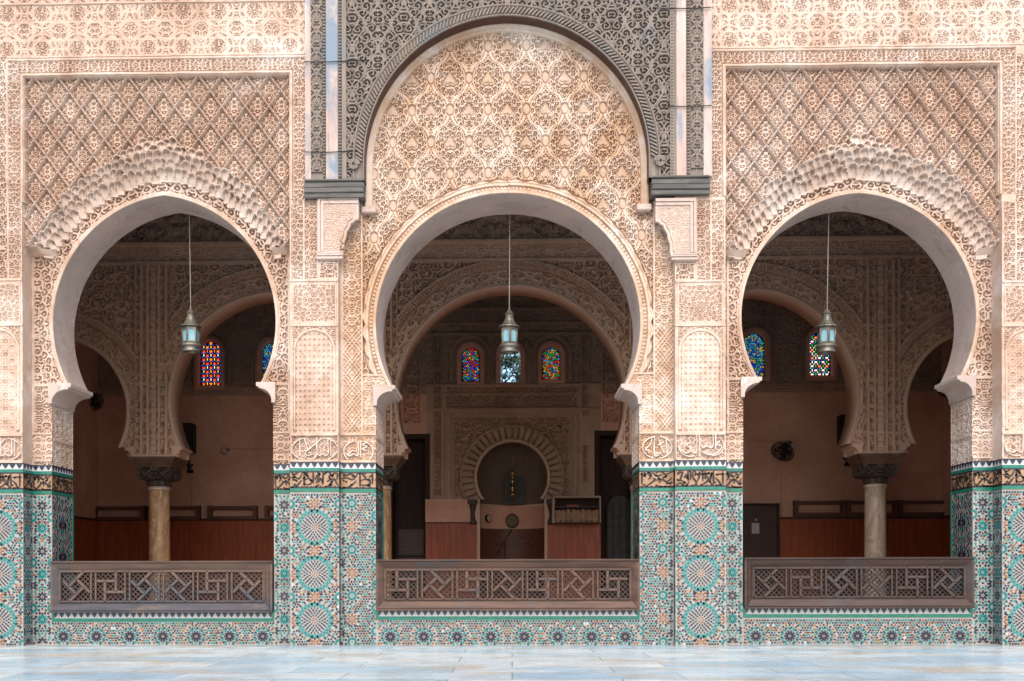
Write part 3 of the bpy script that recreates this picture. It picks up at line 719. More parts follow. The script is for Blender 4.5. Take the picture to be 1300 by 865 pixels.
# ------------------------------------------------------------------ cedar panel over the middle arch
def cedar():
    L = Lce; y0 = -.08
    par = facade
    r = RES
    xs = np.arange(L.x(438), L.x(851), r); zs = np.arange(L.z(225), ZTOP, r)
    A_, B_ = np.meshgrid(xs, zs); P = L.p(A_); Q = L.q(B_)
    Pb, Qb = Lbc.p(A_), Lbc.q(B_)
    T = np.array(tymp(17)); k = len(T)//2
    ha = np.interp(np.clip(Qb, T[:, 1].min(), 264), T[k:, 1], T[k:, 0]-643.0)
    out = ~((np.abs(Pb-643.0) < ha) & (Qb > T[:, 1].min()))
    # palmette tracery, mirrored about the axis
    U = np.abs(P-644.5)
    f = np.maximum(scroll(U, Q, 66, 58, 4.6, 101, n=34, thr=-.1), 1-sst(.03, .07, np.abs(np.abs(((U/33) % 1)-.5)-.25*(1+.9*np.cos(2*np.pi*Q/58)))))
    fine = np.cos(U*2.4+4*np.cos(Q*.35))
    d = .05*(1-f)+.004*(fine > .3)*(f > .8)
    V_ = np.stack([A_, y0+d, B_], 2)
    fm_ = out[:-1, :-1] & out[1:, :-1] & out[1:, 1:] & out[:-1, 1:]
    pan = grid_mesh('cedar_panel', V_, fm_, par, M['cedar'])
    pan['label'] = 'grey carved cedar panel framing the middle arch'
    mb = MB()
    # flat planks, bead rows and carved ribbons at both sides
    def vb(p0, p1, y, mat): mb = MB(); mb.box(L.x(p0), L.x(p1), y, .0, L.z(226), ZTOP); mb.build('wooden_plank', pan, [M['cedar'] if mat else M['plank']])
    vb(392, 410, -.058, 1); vb(875, 893, -.058, 1)
    for p0, p1, y, mi in ((386, 393.5, -.075, 0), (408.5, 413, -.07, 1), (413, 428, -.082, 0), (428, 433.5, -.07, 1), (433.5, 439, -.09, 1),
                          (850, 855, -.09, 1), (855, 858, -.07, 1), (858, 870, -.082, 0), (870, 876, -.07, 1), (892, 903, -.075, 0)): vb(p0, p1, y, mi)
    for p0, p1 in ((393.5, 408.5), (876, 892)):
        xs = np.arange(L.x(p0), L.x(p1)+r, r); zs = np.arange(L.z(216), ZTOP, r)
        A_, B_ = np.meshgrid(xs, zs); P = L.p(A_)-p0; Q = L.q(B_); w = p1-p0
        a = (P/w-.5)*2; b = np.cos(Q*2*np.pi/27)
        h = np.maximum(1-sst(.1, .24, np.abs(np.abs(a)-.45*(1+b)*.9)), scroll(P-w/2, Q, w, 27, 4.2, 3, n=6)*.75)
        grid_mesh('carved_ribbon', np.stack([A_, -.09+.03*(1-h), B_], 2), np.ones((len(zs)-1, len(xs)-1), bool), pan, M['cedar'])
    for pc in (410.7, 430.8, 852.5, 873):                  # beads
        mb = MB(); q = 222
        while q > -44:
            mb.lathe((L.x(pc), -.085, L.z(q)), [(.004, -.014), (.018, -.008), (.018, .008), (.004, .014)], 6, 0, True)
            q -= 4.1
        mb.build('bead_row', pan, M['cedar'])
    # twisted rope moulding along the arch and the soffit behind it, its shade put into dark wood
    pts = tymp(10, 60)[2:-2]
    mb = MB()
    path = [(Lbc.x(p), Lbc.z(q)) for p, q in pts]
    acc = 0; last = path[0]
    for i in range(1, len(path)):
        (xa, za), (xb, zb) = path[i-1], path[i]
        n = max(1, int(math.hypot(xb-xa, zb-za)/.040))
        for k in range(n):
            t = (k+.5)/n; x = xa+(xb-xa)*t; z = za+(zb-za)*t
            tx, tz = xb-xa, zb-za; l = math.hypot(tx, tz); tx /= l; tz /= l
            dvec = Vector((tx*.55-tz*.83, 0, tz*.55+tx*.83)); side = Vector((-dvec.z, 0, dvec.x))
            mb.obox((x, y0-.028, z), dvec, (0, 1, 0), side, .050, .022, .0095)
    ro = mb.build('rope_moulding', pan, M['cedar']); bv = ro.modifiers.new('b', 'BEVEL'); bv.width = .006; bv.segments = 2
    sweep('arch_edge', lambda o: tymp(o, 40)[1:-1], [(18, y0+.04), (18, y0-.03), (16.3, y0-.035), (16, y0-.01), (5.2, y0-.01), (5, y0-.035), (3.8, y0-.03), (3.5, y0+.0)], Lbc, pan, M['cedar'])
    sweep('arch_soffit', lambda o: tymp(o, 40)[1:-1], [(3.6, y0-.01), (3.4, y0+.01), (3.4, YC+.03)], Lbc, pan, M['darkwood'])
    for pc, sg in ((453, 1), (834, -1)):                    # scrolls at the feet
        mb = MB()
        sp = [(Lbc.x(pc+sg*(9-a*.45)*math.cos(a)*.75), -.13, Lbc.z(217-(9-a*.45)*math.sin(a)*.75)) for a in np.linspace(0, 14, 60)]
        mb.tube(sp, .014, 6); mb.build('scroll_end', pan, M['cedar'])
    for q in (76, 191): 
        mb = MB(); mb.tube([(L.x(386), -.098, L.z(q)), (L.x(415), -.102, L.z(q+1)), (L.x(455-(q-191)*.1), -.1, L.z(q-1))], .006, 5); mb.build('board_joint', pan, M['matt_black'])
    for q in (14, 138): 
        mb = MB(); mb.tube([(L.x(829+q*.12), -.1, L.z(q)), (L.x(875), -.102, L.z(q+1.5)), (L.x(902), -.098, L.z(q))], .006, 5); mb.build('board_joint', pan, M['matt_black'])
    for p0, p1 in ((384, 461), (826, 900)):                 # grey beams carrying the panel
        mb = MB()
        for qa, qb_, d_ in ((249.5, 243, .085), (243, 236.5, .10), (236.5, 229.3, .092), (229, 226.2, .118)): mb.box(L.x(p0+(d_*40-3)), L.x(p1-(d_*30-3)), -d_, YC+.05, L.z(qa)+.003, L.z(qb_), b=.007)
        mb.build('beam', pan, M['beam'])
cedar()

# ------------------------------------------------------------------ mosaic tile dado
def ring(r, n, l, w, c, ph=0.0, ori='r'): return (r, n, l, w, c, ph, ori)
ROS = {
 'big': (27.5, [ring(0, 1, 1.4, 1.2, 'orange'), ring(3.3, 8, 2.4, .9, 'orange'), ring(6.6, 12, 2.6, 1.25, 'black', .5), ring(9.8, 16, 2.6, 1.4, 'black'), ring(13.0, 20, 2.8, 1.5, 'black', .5), ring(16.0, 24, 2.3, 1.2, 'black'),
                 ring(19.6, 24, 3.7, 3.0, 'teal', .5), ring(22.4, 24, 2.0, 2.2, 'teal'), ring(25.9, 24, 3.4, 1.7, 'mix2')]),
 'mid': (15.5, [ring(0, 1, 1.6, 1.6, 'orange'), ring(4.6, 10, 5.0, 2.0, 'black'), ring(8.4, 10, 2.4, 1.7, 'teal', .5), ring(10.7, 20, 2.9, 1.9, 'tb', .5), ring(14.2, 20, 2.8, 1.7, 'bo')]),
 'teal8': (11, [ring(0, 1, 1.5, 1.5, 'teal'), ring(4.3, 8, 4.4, 2.5, 'teal'), ring(8.9, 8, 3.2, 2.0, 'black', .5)]),
 'ring8': (9.5, [ring(0, 1, 1.6, 1.6, 'teal'), ring(4.6, 10, 2.9, 2.4, 'teal'), ring(8.3, 10, 2.8, 1.9, 'black', .5)]),
 'star10': (12, [ring(0, 1, 1.5, 1.5, 'orange'), ring(5.0, 8, 4.8, 1.6, 'orange'), ring(9.3, 8, 3.6, 1.8, 'black', .5)]),
 'black8': (10, [ring(0, 1, 1.5, 1.5, 'orange'), ring(4.4, 8, 4.4, 2.0, 'black'), ring(8.8, 8, 2.8, 1.8, 'teal', .5)]),
}
TC = ['black', 'orange', 'teal', 'white', 'green']
def mosaic(w, h, ros, seed, skip=None, teal=.12):
    """tile pieces (u, v, angle, length, width, colour) in photo units filling w x h"""
    P = []
    def ok(u, v): return .8 < u < w-.8 and .8 < v < h-.8 and not (skip and skip(u, v))
    for cx, cy, k in ros:
        for r, n, l, wd, c, ph, ori in ROS[k][1]:
            for i in range(n):
                a = (i+ph)*2*math.pi/n; u = cx+r*math.cos(a); v = cy+r*math.sin(a)
                if not ok(u, v): continue
                cc = {'mix2': 'orange' if i % 3 == 1 else 'black', 'tb': 'teal' if i % 2 else 'black', 'bo': 'black' if i % 2 else 'orange'}.get(c, c)
                if any((u-c2[0])**2+(v-c2[1])**2 < (ROS[c2[2]][0]*.55)**2 for c2 in ros if c2[:2] != (cx, cy)) and r > ROS[k][0]*.5: continue
                P.append((u, v, a, l*1.22, wd*1.42, cc))
    pt = np.array([p[:2] for p in P]) if P else np.zeros((0, 2))
    rc = np.array([(c[0], c[1], ROS[c[2]][0]) for c in ros]) if ros else np.zeros((0, 3))
    pitch = 3.5; j = 0; v = 2.0
    new = []; rq = random.Random(int(w*10)+seed)
    while v < h-1:
        u = w/2-math.floor(w/2/pitch)*pitch+(pitch/2 if j % 2 else 0)
        while u < w-1:
            if ok(u, v) and (len(pt) == 0 or np.min((pt[:, 0]-u)**2+(pt[:, 1]-v)**2) > 2.85**2):
                if len(rc):
                    d = np.hypot(rc[:, 0]-u, rc[:, 1]-v)-rc[:, 2]; q = int(np.argmin(d)); a = math.atan2(v-rc[q, 1], u-rc[q, 0]); dd = d[q]
                else: a = 0; dd = 0
                kk = (int(abs(u-w/2)/pitch+.5)*3+int(v/pitch)*5+int(dd/3)) % 7
                c = 'black' if kk in (0, 2, 4, 5) else ('orange' if kk == 1 else 'teal')
                if rq.random() < .06: c = rq.choice(['black', 'orange', 'teal', 'white'])
                a = round(a/(math.pi/4))*math.pi/4
                new.append((u, v, a, 3.9 if kk % 2 else 2.8, 2.3 if kk % 2 else 2.5, c))
            u += pitch
        v += pitch*.9; j += 1
    return P+new
def lay(mb, P, o, ua, va, nrm, m):
    """pieces as thin tiles on a plane: origin o, unit axes ua, va, outward normal"""
    o, ua, va, nrm = Vector(o), Vector(ua), Vector(va), Vector(nrm)
    for u, v, a, l, w, c in P:
        ca, sa = math.cos(a), math.sin(a)
        sh = [(-l/2, 0), (-l*.32, -w/2), (l*.32, -w/2), (l/2, 0), (l*.32, w/2), (-l*.32, w/2)]
        vs = []
        for x, y in sh:
            uu = u+x*ca-y*sa; vv = v+x*sa+y*ca
            vs.append(o+ua*(uu*m)+va*(vv*m)+nrm*.003)
        fl = nrm.dot(ua.cross(va)) > 0
        mb.add(vs, [tuple(range(6)) if fl else tuple(range(5, -1, -1))], TC.index(c))
TM = [M[c] for c in TC]
ZM1, ZG1, ZS1, ZG2 = .0, .115, .155, .0      # filled below (metres under the top)
UNIT = Lpl.m
H_MER, H_GR, H_SC, H_GR2 = 8.0*UNIT, 3.8*UNIT, 22.0*UNIT, 5.0*UNIT
ZT = ZD-H_MER-H_GR-H_SC-H_GR2                # top of the mosaic field
def merlons(mb, o, ua, nrm, length, zt, zb, mi_b=0, mi_w=1):
    """stepped black and white crenellation between zt and zb"""
    o, ua, nrm = Vector(o), Vector(ua), Vector(nrm)
    n = max(1, round(length/.085)); st = length/n; h = zt-zb
    def q(u0, u1, z0, z1, mi, lift=.003):
        vs = [o+ua*u0+Vector((0, 0, z0)), o+ua*u1+Vector((0, 0, z0)), o+ua*u1+Vector((0, 0, z1)), o+ua*u0+Vector((0, 0, z1))]
        vs = [v+nrm*lift for v in vs]
        mb.add(vs, [(0, 1, 2, 3) if ua.cross(Vector((0, 0, 1))).dot(nrm) > 0 else (3, 2, 1, 0)], mi)
    q(0, length, zb, zt, mi_w, .002)
    q(0, length, zt-h*.2, zt, mi_b, .004)
    for k in range(n):
        c = (k+.5)*st
        for f0, f1, ww in ((.2, .42, .40), (.42, .64, .28), (.64, .84, .15)): q(c-st*ww, c+st*ww, zt-h*f1, zt-h*f0, mi_b, .004)
def band(mb, o, ua, nrm, length, z0, z1, mi, lift=.006):
    o, ua, nrm = Vector(o)+Vector(nrm)*lift, Vector(ua), Vector(nrm)
    vs = [o+Vector((0, 0, z0)), o+ua*length+Vector((0, 0, z0)), o+ua*length+Vector((0, 0, z1)), o+Vector((0, 0, z1))]
    mb.add(vs, [(0, 1, 2, 3) if ua.cross(Vector((0, 0, 1))).dot(nrm) > 0 else (3, 2, 1, 0)], mi)
def panel(parent, o, ua, nrm, length, ros, ink=None, inkbox=None, seed=0, mer=True, m=UNIT, squeeze=1.0, z1=None, teal=.12, name='tile_dado'):
    """one flat face of the dado, from the floor to the top of the crenellation"""
    o = Vector(o); ua = Vector(ua); nrm = Vector(nrm)
    z1 = ZT if z1 is None else z1
    mb = MB()
    band(mb, o, ua, nrm, length, 0, z1, 0, .0)
    field = mb.build(name, parent, [M['grout']])
    w, h = length/m*squeeze, z1/m
    mb = MB()
    P = [(p[0]/squeeze, *p[1:]) for p in mosaic(w, h, ros, seed, teal=teal)]
    if squeeze != 1: P = [(p[0], p[1], p[2], p[3]/squeeze**.5, p[4]/squeeze**.5, p[5]) for p in P]
    lay(mb, P, o, ua, (0, 0, 1), nrm, m)
    mb.build('mosaic_tile', parent, TM)
    if mer:
        mb = MB()
        z = ZD
        band(mb, o, ua, nrm, length, z1, ZD, 2, .0)
        merlons(mb, o, ua, nrm, length, ZD, ZD-H_MER); z -= H_MER
        band(mb, o, ua, nrm, length, z-H_GR, z, 3); z -= H_GR
        band(mb, o, ua, nrm, length, z-.018, z, 0, .003); band(mb, o, ua, nrm, length, z-H_SC, z-H_SC+.022, 0, .003)
        sc_top = z; z -= H_SC
        band(mb, o, ua, nrm, length, z-H_GR2*.85, z, 3, .008)
        mb.build('script_frieze', parent, [M['black'], M['white'], M['ochre'], M['green']])
        if ink:
            mb = MB(); lo, hi, q0, q1 = inkbox
            rr_ = random.Random(int(lo)); ink = list(ink)
            for _ in range(int((hi-lo)/3.2)):
                a_ = rr_.uniform(lo+1, hi-3); b_ = rr_.uniform(q0+1.5, q1-3); t_ = rr_.uniform(-.6, .9); n_ = rr_.uniform(2, 4.5)
                ink.append([(a_, b_), (a_+n_*.5*math.cos(t_), b_+n_*.5*math.sin(t_)-.9), (a_+n_*math.cos(t_), b_+n_*math.sin(t_))])
            for k_ in range(int((hi-lo)/6)):
                c_ = lo+(k_+.5)*6; ink.append([(c_-1.6, q1-.6), (c_, q1-2.0), (c_+1.6, q1-.6)])
            for ln in ink:
                S = smooth_line([((p-lo)/(hi-lo)*length, -(q-q0)/(q1-q0)*H_SC) for p, q in ln], 5)
                n = len(S); a = []; b = []
                for i, (x, zz) in enumerate(S):
                    p0, p1 = S[max(0, i-1)], S[min(n-1, i+1)]; dx, dz = p1[0]-p0[0], p1[1]-p0[1]; l = math.hypot(dx, dz) or 1
                    t = i/(n-1); ww = .5*.021*(.5+.6*math.sin(math.pi*t))*(1.15 if abs(dz) > abs(dx) else .95)
                    a.append((x-dz/l*ww, zz+dx/l*ww)); b.append((x+dz/l*ww, zz-dx/l*ww))
                vs = [o+ua*min(max(x, .003), length-.003)+Vector((0, 0, sc_top+zz))+nrm*.005 for x, zz in a+b]
                fs = [(i, i+1, n+i+1, n+i) for i in range(n-1)]
                mb.add(vs, fs, 0)
            mb.build('lettering', parent, [M['ink']])
    return field
def pier_ros(w, h):
    c = w/2; R_ = []
    for y in (h-134+59*2+15.5, h-134+59+15.5, h-134+15.5): pass
    for k in range(3):
        y = 32+59*k
        R_ += [(c, y, 'big')]
    for k in range(4):
        y = 2.5+59*k
        R_ += [(0, y, 'ring8'), (w, y, 'ring8'), (c, y, 'star10')]
    for k in range(3): R_ += [(0, 32+59*k, 'star10'), (w, 32+59*k, 'star10')]
    return R_
def strip_ros(w, h, flip=False, tealish=False):
    R_ = []
    for k in range(7):
        y = 3+29.5*k
        if tealish: R_ += [(w/2, y, 'teal8' if k % 2 else 'black8')]+([(0, y+14.7, 'ring8'), (w, y+14.7, 'ring8')] if k % 2 else [(0, y+14.7, 'black8'), (w, y+14.7, 'black8')])
        else:
            R_ += [(w*(.68 if flip else .32), y+1, 'star10' if k % 2 else 'ring8'), (w*(0 if flip else 1.0), y+15, 'ring8'), (w*(1 if flip else 0), y+12, 'black8')]
    return R_
HF = ZT/UNIT
BOX1 = (367.5, 429.5, 598.5, 619.5); BOX2 = (858, 921.5, 594.5, 616.5); BOX3 = (811, 854.5, 598, 620)
for L, i, x0, x1, ink, bx in ((Lol, 4, wx(-33, YP), XOL, INK_2, BOX2), (Lpl, 5, XPL0, XPL1, INK_1, BOX1), (Lpr, 6, XPR0, XPR1, INK_2, BOX2), (Lor, 7, XOR, wx(1334, YP), INK_1, BOX1)):
    panel(PARTS[i], (x0, YP, 0), (1, 0, 0), (0, -1, 0), x1-x0, pier_ros((x1-x0)/UNIT, HF), ink, bx, i, teal=0)
for x, y0, y1, sg, i in ((XOL, YP, YS, 1, 4), (XPL1, YP, YC, 1, 5), (XPL0, YP, YS, -1, 5), (XPR0, YP, YC, -1, 6), (XPR1, YP, YS, 1, 6), (XOR, YP, YS, -1, 7)):
    panel(PARTS[i], (x, y0+.001, 0), (0, 1, 0), (sg, 0, 0), y1-y0-.002, strip_ros((y1-y0)/UNIT, HF, tealish=True), INK_3, BOX3, 3, name='tile_return')
for A, i, xa, xb, yf in ((AL, 1, XOL, XPL0, YS), (AC, 2, XPL1, XPR0, YC), (AR, 3, XPR1, XOR, YS)):
    L = A.L; j0, j1 = L.x(A.j0), L.x(A.j1)
    for x0, x1, fl in ((xa, j0, False), (j1, xb, True)):
        panel(PARTS[i], (x0, yf, 0), (1, 0, 0), (0, -1, 0), x1-x0, strip_ros((x1-x0)/UNIT, HF, fl, i != 2), INK_3 if i != 2 else (INK_1[:11] if not fl else INK_3), BOX3 if (i != 2 or fl) else (367.5, 400, 598.5, 619.5), 5, teal=.2 if i != 2 else 0)
    for xx, sg in ((j0, 1), (j1, -1)):
        panel(PARTS[i], (xx, yf+.001, 0), (0, 1, 0), (sg, 0, 0), YB-yf-.002, [((YB-yf)/UNIT/4, 30+42*k, 'mid') for k in range(5)], INK_2, BOX2, 9, name='tile_reveal', squeeze=.5)
        mb = MB(); mb.box(xx-.006 if sg > 0 else xx-.012, xx+.012 if sg > 0 else xx+.006, YB-.02, YB+.012, 0, ZD-H_MER-H_GR-H_SC); mb.build('green_edge', PARTS[i], M['green'])
    # parapet below the wooden railing
    zt = L.z(773.5); n = 6 if i != 2 else 7
    wpx = (j1-j0)/UNIT; pit = {1: 42.2, 2: 42.6, 3: 43.2}[i]*(L.m/UNIT)
    mb = MB(); mb.box(j0-.01, j1+.01, yf+.004, yf+.4, 0, zt); mb.build('parapet', PARTS[i], M['plaster'])
    zm = zt-.092; zg = zm-.045
    pr = []
    for k in range(n+3):
        u = wpx/2+(k-(n+2)/2)*pit
        pr += [(u, 10.5, 'mid')]
    f = panel(PARTS[i], (j0, yf, 0), (1, 0, 0), (0, -1, 0), j1-j0, pr, None, None, 3, mer=False, z1=zg)
    mb = MB(); merlons(mb, (j0, yf, 0), (1, 0, 0), (0, -1, 0), j1-j0, zt, zm); band(mb, (j0, yf, 0), (1, 0, 0), (0, -1, 0), j1-j0, zg, zm, 2)
    for xx in (j0, j1-.035): band(mb, (xx, yf, 0), (1, 0, 0), (0, -1, 0), .035, zm, zt, 2, .007)
    mb.build('crenellated_border', PARTS[i], [M['black'], M['white'], M['green']])

# ------------------------------------------------------------------ wooden railings
def railing(A, yf, n, first, mats, label):
    L = A.L; x0, x1 = L.x(A.j0+1), L.x(A.j1-1); yo = yf-.075
    zt, zb = L.z(710.5), L.z(774.5)
    r = empty('wooden_railing', ((x0+x1)/2, yf, zb), label, 'railing', 'carved wooden railings in the three arches')
    m1, m2, m3 = mats
    u = L.m
    def bevel_frame(name, o0, o1, yo0, yo1, top0, top1, bot0, bot1, mat):
        """mitred picture frame: outer edge at depth yo0, inner edge at yo1"""
        a = [(x0+o0, zt-top0), (x1-o0, zt-top0), (x1-o0, zb+bot0), (x0+o0, zb+bot0)]
        b = [(x0+o1, zt-top1), (x1-o1, zt-top1), (x1-o1, zb+bot1), (x0+o1, zb+bot1)]
        mb = MB(); v = [(x, yo0, z) for x, z in a]+[(x, yo1, z) for x, z in b]+[(x, yf+.08, z) for x, z in a]+[(x, yf+.08, z) for x, z in b]
        f = []
        for i in range(4):
            j = (i+1) % 4; f += [(i, 4+i, 4+j, j), (i, j, 8+j, 8+i), (4+i, 12+i, 12+j, 4+j)]
        mb.add(v, f); return mb.build(name, r, mat)
    bevel_frame('outer_frame', 0, .035, yo, yo+.004, 0, .03, 0, .02, m1)
    bevel_frame('bevelled_frame', .036, .098, yo-.012, yo+.04, .031, .112, .021, .122, m1)
    bevel_frame('inner_frame', .099, .116, yo+.028, yo+.028, .113, .130, .123, .136, m1)
    mb = MB()
    # sloping sill board in front of the lower member and the corded top edge
    v = []
    for x, d in ((x0+.03, 0), (x1-.03, 0)): v += [(x, yo-.02, zb+.022), (x, yo-.02, zb+.034), (x+(.075 if x < (x0+x1)/2 else -.075), yo+.04, zb+.124), (x, yo+.05, zb+.022)]
    mb.add(v, [(0, 4, 5, 1), (1, 5, 6, 2), (0, 1, 2, 3), (4, 7, 6, 5)])
    mb.box(x0, x1, yo-.03, yo+.03, zb-.006, zb+.016, b=.004)
    mb.build('sill', r, m2)
    mb = MB(); k = int((x1-x0)/.03)
    for i in range(k):
        x = x0+(i+.5)*(x1-x0)/k
        mb.obox((x, yo-.012, zt-.008), (.8, 0, .6), (0, 1, 0), (-.6, 0, .8), .017, .012, .006)
    mb.build('corded_edge', r, m1)
    # fine lattice
    ix0, ix1, iz0, iz1 = x0+.112, x1-.112, zb+.134, zt-.128
    yl = yo+.056; mb = MB(); pit = .066; W_, H_ = ix1-ix0, iz1-iz0
    for s in (1, -1):
        c = -H_
        while c < W_+H_:
            # line x - ix0 = c + s*(z - iz0)
            pts = []
            za, zb_ = 0.0, H_
            xa, xb = c+s*za, c+s*zb_
            if s < 0: xa, xb = c+H_, c+H_-H_
            def cl(x, z, x2, z2):
                t0, t1 = 0.0, 1.0; dx = x2-x
                if abs(dx) > 1e-9:
                    ta, tb = (0-x)/dx, (W_-x)/dx
                    t0 = max(t0, min(ta, tb)); t1 = min(t1, max(ta, tb))
                return (t0, t1)
            t0, t1 = cl(xa, 0, xb, H_)
            if t1-t0 > .02:
                p = Vector((ix0+xa+(xb-xa)*t0, yl+(.006 if s > 0 else 0), iz0+H_*t0)); q = Vector((ix0+xa+(xb-xa)*t1, yl+(.006 if s > 0 else 0), iz0+H_*t1))
                d = (q-p); l = d.length
                mb.obox((p+q)/2, d, (0, 1, 0), d.cross(Vector((0, 1, 0))), l/2, .007, .0068)
            c += pit
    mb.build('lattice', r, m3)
    # pinwheel strapwork
    mb = MB(); y_ = yo+.034
    cell = W_/n; sq = H_*.5
    def bar(xa, za, xb, zb2, w=.0175):
        p = Vector((xa, y_, za)); q = Vector((xb, y_, zb2)); d = q-p
        mb.obox((p+q)/2, d, (0, 1, 0), d.cross(Vector((0, 1, 0))), d.length/2, .016, w)
        mb.obox((p+q)/2+Vector((0, -.017, 0)), d, (0, 1, 0), d.cross(Vector((0, 1, 0))), d.length/2, .005, w*.55)
    zc = (iz0+iz1)/2
    for k in range(n):
        c = ix0+(k+.5)*cell; hw = min(sq, cell/2-.045)
        diag = (k % 3 != 1) if first == 'd' else (k % 2 == 1)
        fl = -1 if (k % 2) else 1
        if diag:
            d = sq*.50
            cor = [(0, d), (d, 0), (0, -d), (-d, 0)]
            for i in range(4):
                (ax, az), (bx, bz) = cor[i], cor[(i+1) % 4]
                if fl < 0: (ax, az), (bx, bz) = (-ax, az), (-bx, bz)
                dx, dz = bx-ax, bz-az
                t = 1.0
                while abs(ax+dx*(t+.05)) < hw and abs(az+dz*(t+.05)) < sq-.004: t += .05
                bar(c+ax, zc+az, c+ax+dx*t, zc+az+dz*t)
        else:
            d = sq*.36
            L4 = [((-d, sq), (-d, -d)), ((-d, d), (hw, d)), ((d, d), (d, -sq)), ((d, -d), (-hw, -d))]
            for (a, b) in L4: bar(c+a[0]*fl, zc+a[1], c+b[0]*fl, zc+b[1])
        if k < n-1:
            for o in (-.03, .03): bar(ix0+(k+1)*cell+o, iz0, ix0+(k+1)*cell+o, iz1, .011)
    bar(ix0, iz0+.006, ix1, iz0+.006, .010); bar(ix0, iz1-.006, ix1, iz1-.006, .010); bar(ix0+.008, iz0, ix0+.008, iz1, .010); bar(ix1-.008, iz0, ix1-.008, iz1, .010)
    mb.build('strapwork', r, m1)
railing(AL, YS, 6, 'd', (M['rail_l'], M['sill_l'], M['lattice_shade_l']), 'bleached wooden railing with a grey sill tinted for blue sky light, below the red and orange window')
railing(AC, YC, 7, 's', (M['rail_c'], M['rail_c'], M['lattice_shade_c']), 'widest carved wooden railing, reddish brown, below the prayer niche')
railing(AR, YS, 6, 'd', (M['rail_r'], M['rail_r'], M['lattice_shade_r']), 'darkest brown wooden railing, in the arch showing a wall fan')

# ------------------------------------------------------------------ hanging lanterns
YL = 1.25
def lantern():
    r = empty('hanging_lantern', (0, 0, 0))
    k = .01*1.085
    mb = MB()
    mb.lathe((0, 0, 0), [(.003, .70), (.012, .68), (.012, .655), (.05, .60), (.075, .575), (.06, .565), (.055, .54), (.075, .48), (.105, .435), (.150, .405), (.150, .392), (.11, .388)], 12, 0, False)
    mb.build('roof', r, M['tin'])
    mb = MB(); rr = .118
    for i in range(6):
        a = i*math.pi/3+.35; mb.tube([(rr*math.cos(a), rr*math.sin(a), .39), (rr*.97*math.cos(a), rr*.97*math.sin(a), .165)], .0105, 6)
    for z, h in ((.375, .014), (.175, .012)): mb.lathe((0, 0, 0), [(rr+.004, z-h), (rr+.010, z), (rr+.004, z+h), (rr-.02, z+h), (rr-.02, z-h)], 6, 0, False, .35, False)
    for i in range(6):                                  # arched heads of the panes
        a0 = i*math.pi/3+.35; a1 = a0+math.pi/3
        p0 = Vector((rr*math.cos(a0), rr*math.sin(a0), 0)); p1 = Vector((rr*math.cos(a1), rr*math.sin(a1), 0))
        n = ((p0+p1)/2).normalized()*.004
        arc = [.5+.34*math.cos(math.pi*t/8) for t in range(9)]
        top = [p0.lerp(p1, u)+Vector((0, 0, .318+.03*math.sin(math.pi*t/8)))+n for t, u in enumerate(arc)]
        up = [p0.lerp(p1, u)+Vector((0, 0, .37))+n for u in arc]
        mb.add(top+up, [(t, t+1, 10+t, 9+t) for t in range(8)])
        for e0, e1 in ((0, .16), (.84, 1)):
            v = [p0.lerp(p1, e)+Vector((0, 0, z))+n for e, z in ((e0, .18), (e1, .18), (e1, .37), (e0, .37))]; mb.add(v, [(0, 1, 2, 3)])
    mb.build('frame', r, M['tin'])
    mb = MB()
    mb.lathe((0, 0, 0), [(.10, .17), (.125, .162), (.145, .135), (.145, .122), (.118, .11), (.112, .085), (.128, .06), (.13, .045), (.10, .04), (.09, .055), (.09, .16)], 24, 0, True, 0, False)
    mb.build('base', r, M['tin'])
    for i in range(6):
        a0 = i*math.pi/3+.35; a1 = a0+math.pi/3; q = rr-.006
        mb = MB(); v = [(q*math.cos(a), q*math.sin(a), z) for a, z in ((a0, .17), (a1, .17), (a1, .385), (a0, .385))]
        v2 = [(x*.965, y*.965, z) for x, y, z in v]
        mb.add(v+v2, [(0, 1, 2, 3), (7, 6, 5, 4), (0, 4, 5, 1), (2, 6, 7, 3)]); mb.build('pane', r, M['glass'])
    mb = MB(); mb.tube([(0, 0, .69), (.003, 0, 2.0), (0, 0, 4.2)], .008, 6); mb.build('wire', r, M['wire'])
    return r
l0 = lantern()
for i, (px, pb, lab) in enumerate(((243, 447.5, 'brass lantern with blue panes hanging before the red and orange window'), (646.5, 448.5, 'brass lantern with blue panes hanging above the clear window'), (1049, 448.5, 'brass lantern with blue panes hanging before a green and white window, near the wall fan'))):
    o = l0 if i == 0 else copy_tree(l0)
    x, z = W(px, pb, YL); o.location = (x, YL, z-.04); o.rotation_euler = ((.012, -.008, .01)[i], (-.010, .006, .014)[i], (.0, .25, .12)[i])
    tag(o, lab, 'lantern', 'lanterns hanging in the arches')

# ------------------------------------------------------------------ inner arcade
Y2, T2 = 5.45, .6
Li = Loc(650, 500, Y2)
IA = [Arch(Li, 85, 520, 71, 427, 566, 20, 150), Arch(Li, 336, 506, 123, 371, 566, 205, 467), Arch(Li, 648, 507, 144.5, 364, 566, 494, 802),
      Arch(Li, 962, 506, 123, 371, 566, 829, 1100), Arch(Li, 1219, 520, 71, 427, 566, 1128, 1300)]
COLS = [191.5, 480.5, 815.5, 1114.5]
RI2 = .016
xs = np.arange(Li.x(-34), Li.x(1338), RI2); zs = np.arange(Li.z(578), 8.2+RI2, RI2)
A_, B_ = np.meshgrid(xs, zs); P, Q = Li.p(A_), Li.q(B_)
S5 = [a.s(P, Q) for a in IA]; k5 = np.argmin(np.stack(S5), 0); s = np.min(np.stack(S5), 0)
cx = np.array([a.cx for a in IA])[k5]; cy = np.array([a.cy for a in IA])[k5]
dele = np.zeros(P.shape, bool)
for a in IA: dele |= a.inside(P, Q) & ((Q <= a.foot)) & (a.s(P, Q) < 2)
colm = np.min(np.stack([np.abs(P-c) for c in COLS]), 0)
